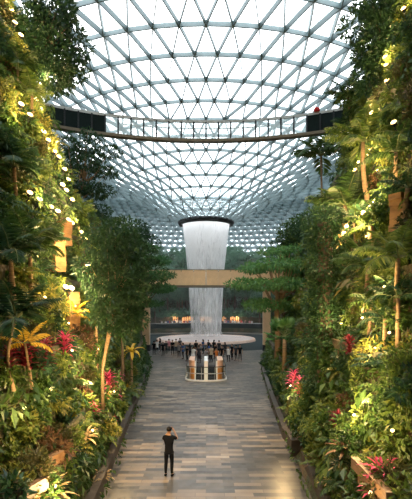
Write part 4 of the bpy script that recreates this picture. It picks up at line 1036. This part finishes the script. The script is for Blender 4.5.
def person_meshes(tagname, arms, legs=None, leanf=0.0, sub=1, longhair=False, sleeves=True):
    J, E_ = skel(arms, legs, leanf)
    body = skin_mesh('body', J, E_, [SKIN], sub)
    ks = ['pelvis', 'spine', 'chest', 'neckbase', 'lsh', 'rsh', 'lel', 'rel']
    C = grow(J, ks, 1.25); C['hem'] = ((0, 0, .86), (.17, .13)); C['neckbase'] = (J['neckbase'][0], (.095, .085))
    for s in 'lr': C[s+'el'] = (tuple(Vector(J[s+'sh'][0]).lerp(Vector(J[s+'el'][0]), .72)), (.062, .062))
    shirt = skin_mesh('shirt', C, [e for e in E_ if e[0] in ks and e[1] in ks]+[('pelvis', 'hem')], [None], sub)
    ks2 = ['pelvis', 'lhip', 'rhip', 'lkn', 'rkn', 'lcalf', 'rcalf', 'lan', 'ran']; C = grow(J, ks2, 1.2); C['waist'] = ((0, 0, 1.04), (.14, .105))
    trousers = skin_mesh('trousers', C, [e for e in E_ if e[0] in ks2 and e[1] in ks2]+[('pelvis', 'waist')], [None], sub)
    C = {}
    ee = []
    for s in 'lr':
        a = Vector(J[s+'an'][0]); t_ = Vector(J[s+'toe'][0]); C[s+'a'] = (tuple(a+Vector((0, -.03, -.04))), (.05, .045)); C[s+'t'] = (tuple(t_+Vector((0, .04, .0))), (.05, .034)); ee.append((s+'a', s+'t'))
    shoes = []
    for s in 'lr':
        b = MB(); a, t_ = Vector(C[s+'a'][0]), Vector(C[s+'t'][0]); b.tube([tuple(a+Vector((0, -.035, 0))), tuple(a), tuple(a.lerp(t_, .6)), tuple(t_)], [.03, .048, .046, .03], 8)
        shoes.append(b.mesh('shoe', [None], True))
    b = MB(); c = Vector(J['skull'][0])
    prof = []
    vs = []; fs = []
    nu, nv = 14, 8
    for i in range(nv+1):
        ph = (PI*.62 if not longhair else PI*.72)*i/nv
        for j in range(nu):
            th = 2*PI*j/nu; front = max(0, math.sin(th)); p_ = min(ph, PI*(.62-.27*front) if not longhair else PI*(.72-.36*front))
            vs.append((c.x+.098*math.sin(p_)*math.cos(th), c.y-.012+.112*math.sin(p_)*math.sin(th), c.z+.01+.105*math.cos(p_)))
    for i in range(nv):
        for j in range(nu): fs.append((i*nu+j, i*nu+(j+1) % nu, (i+1)*nu+(j+1) % nu, (i+1)*nu+j))
    b.add(vs, fs)
    if longhair: b.tube([(c.x, c.y-.085, c.z), (c.x, c.y-.11, c.z-.15), (c.x, c.y-.10, c.z-.3)], [.07, .075, .03], 8)
    hair = b.mesh('hair', [HAIR], True)
    return dict(body=body, shirt=shirt, trousers=trousers, shoe=shoes[0], shoe_=shoes[1], hair=hair)
CL = {n: plain('cloth_'+n, c, .85, 0, .12) for n, c in dict(black=(.010, .011, .014), charcoal=(.035, .037, .045), white=(.70, .70, .70), red=(.45, .03, .03), orange=(.65, .20, .05), blue=(.05, .10, .25), grey=(.22, .22, .23), teal=(.04, .2, .2), pink=(.6, .25, .28), beige=(.45, .36, .26)).items()}
for m_ in list(CL.values())+[HAIR]: [n for n in m_.node_tree.nodes if n.type == 'BSDF_PRINCIPLED'][0].inputs['Specular IOR Level'].default_value = 0.1
def person(pm, loc, rz, shirt, trousers, label, group=None, sc=1.0, shoes='charcoal'):
    t = empty('person', loc); t.rotation_euler = (0, 0, rz); t.scale = (sc,)*3; tag(t, label, 'person', group)
    for k, me in pm.items():
        k = k.strip('_'); o = mesh_obj(k, me, t)
        if k in ('shirt', 'trousers', 'shoe'):
            o.material_slots[0].link = 'OBJECT'; o.material_slots[0].material = CL[{'shirt': shirt, 'trousers': trousers, 'shoe': shoes}[k]]
    return t
photo = person_meshes('photo', {'l': ((-.25, .16, 1.24), (-.09, .30, 1.50), (-.065, .32, 1.58)), 'r': ((.29, .14, 1.30), (.13, .30, 1.53), (.08, .325, 1.60))}, sub=2)
stand = person_meshes('stand', {'l': ((-.25, -.02, 1.14), (-.26, .06, .90), (-.26, .09, .82)), 'r': ((.25, -.02, 1.14), (.26, .06, .90), (.26, .09, .82))})
stand2 = person_meshes('stand2', {'l': ((-.25, .0, 1.14), (-.16, .22, 1.12), (-.06, .27, 1.12)), 'r': ((.25, -.02, 1.14), (.26, .05, .90), (.26, .08, .82))}, {'l': ((-.10, .06, .5), (-.11, .02, .09), (-.13, .18, .035)), 'r': ((.10, -.02, .5), (.11, -.12, .10), (.13, .02, .035))}, longhair=True)
shoot = person_meshes('shoot', {'l': ((-.26, .16, 1.26), (-.10, .30, 1.52), (-.08, .32, 1.60)), 'r': ((.26, .16, 1.26), (.10, .30, 1.52), (.08, .32, 1.60))})
hp = pt(169, 476, 15.15)
hero = person(photo, (hp.x, 15.15, 0), -.12, 'black', 'black', 'person in black standing alone on the path raising a phone, back turned', shoes='black', sc=1.0)
b = MB(); b.box((0, 0, 0), (.15, .012, .075)); ph_ = b.obj('phone', M['dark_steel']); ph_.location = (hp.x+.04, 15.15+.345, 1.625); ph_.rotation_euler = (0, 0, -.12); tag(ph_, 'dark phone held up by the person in black', 'phone')
b = MB(); b.box((0, -.007, 0), (.14, .001, .066)); b.obj('screen', M['panel_dark'], ph_)
poses = [stand, stand2, shoot, stand]
shirts = ['black', 'charcoal', 'white', 'black', 'charcoal', 'blue', 'grey', 'black', 'beige', 'black', 'pink', 'charcoal']
crowd = [(187, 45.5), (190, 49), (193.5, 43.8), (196, 50.5), (199, 44.2), (203, 52), (205.5, 43), (208.5, 52.5), (211, 44.5), (214, 51.8), (216.5, 43.2), (219, 50.5), (222, 44.6), (225, 49), (228.5, 45), (232, 47), (236, 46), (183, 47.5), (179, 49), (240, 45.5),
         (176, 53), (172.5, 51), (169, 54), (166, 52), (163, 50), (160, 54), (157, 52), (154, 51), (180, 54.5), (210, 47.2), (200, 47.5), (215, 47.4)]
for k, (px_, Y) in enumerate(crowd):
    sh = 'orange' if k == 10 else shirts[k % len(shirts)]; tr = random.choice(['black', 'charcoal', 'charcoal', 'black'])
    x = (px_-206)/F*Y
    where = 'left of the escalators' if px_ < 176 else 'left end of escalator crowd' if px_ < 193 else 'right end of escalator crowd' if px_ > 221 else 'middle of escalator crowd'
    rowt = 'front row' if Y < 46 else 'middle row' if Y < 49.5 else 'back row'
    act = ('standing', 'strolling', 'raising phone', 'standing')[k % 4]
    person(poses[k % 4], (x, Y, 0), random.choice([0, .4, -.5, .2, 2.2, 3.0]), sh, tr, f'person in {sh} top and {tr} trousers {act}, {rowt}, {where}', f'people in {sh}, {rowt}, {where}', random.uniform(.93, 1.06))
k = 0
for a in np.linspace(64, 116, 44):
    aa = math.radians(a+random.uniform(-.4, .4)); r_ = 22.2+random.uniform(-.4, 1.2); x, y = r_*math.cos(aa), 72+r_*math.sin(aa)
    sh = random.choice(['white', 'white', 'black', 'grey', 'pink', 'beige', 'blue', 'white', 'red']); side = 'left' if x < -2.7 else 'right' if x > 2.7 else 'behind'
    lab = f'distant person in {sh} top at the far railing ' + ('behind the waterfall' if side == 'behind' else f'{side} of the waterfall')
    person(poses[k % 4], (x, y, .9), PI-(PI/2-aa)+random.uniform(-.5, .5), sh, 'charcoal', lab, f'far railing onlookers in {sh}, {side}', random.uniform(.95, 1.1)); k += 1
x, y = arc(0.35, R0-.08)
b = MB(); b.lathe([(.001, .42), (.14, .40), (.25, .3), (.28, .12), (.28, 0), (.001, 0)], 16); o = b.obj('red_dome', CL['red'], smooth=True); o.location = (x, y, ZB+1.86); tag(o, 'small red dome on the top rail at the right end of the curved bridge', 'red_dome')  # made-up dome in place of a red object of unknown kind
# ------------------------------------------------------------------ daylight
w = bpy.data.worlds.new('overcast'); S.world = w; w.use_nodes = True; nt = w.node_tree; nt.nodes.clear(); L = nt.links.new
o = nt.nodes.new('ShaderNodeOutputWorld'); bg = N(nt, 'ShaderNodeBackground', Strength=3.6)
tc = N(nt, 'ShaderNodeTexCoord'); nz = N(nt, 'ShaderNodeTexNoise', Scale=2.2, Detail=5.0); L(tc.outputs['Generated'], nz.inputs['Vector'])
r = ramp(nt, [(0.3, (0.80, 0.90, 0.97)), (0.65, (1.0, 1.0, 1.0))]); L(nz.outputs['Fac'], r.inputs['Fac']); L(r.outputs['Color'], bg.inputs['Color']); L(bg.outputs[0], o.inputs['Surface'])

# ------------------------------------------------------------------ camera
cam = bpy.data.cameras.new('camera'); co = bpy.data.objects.new('camera', cam); COL.objects.link(co)
co.location = (0, 0, EYE); co.rotation_euler = (PI/2, 0, 0)
cam.sensor_width = 36.0; cam.lens = 36.0*F/499.0; cam.shift_y = (HOR-249.5)/499.0; cam.clip_start = 0.1; cam.clip_end = 400
S.camera = co
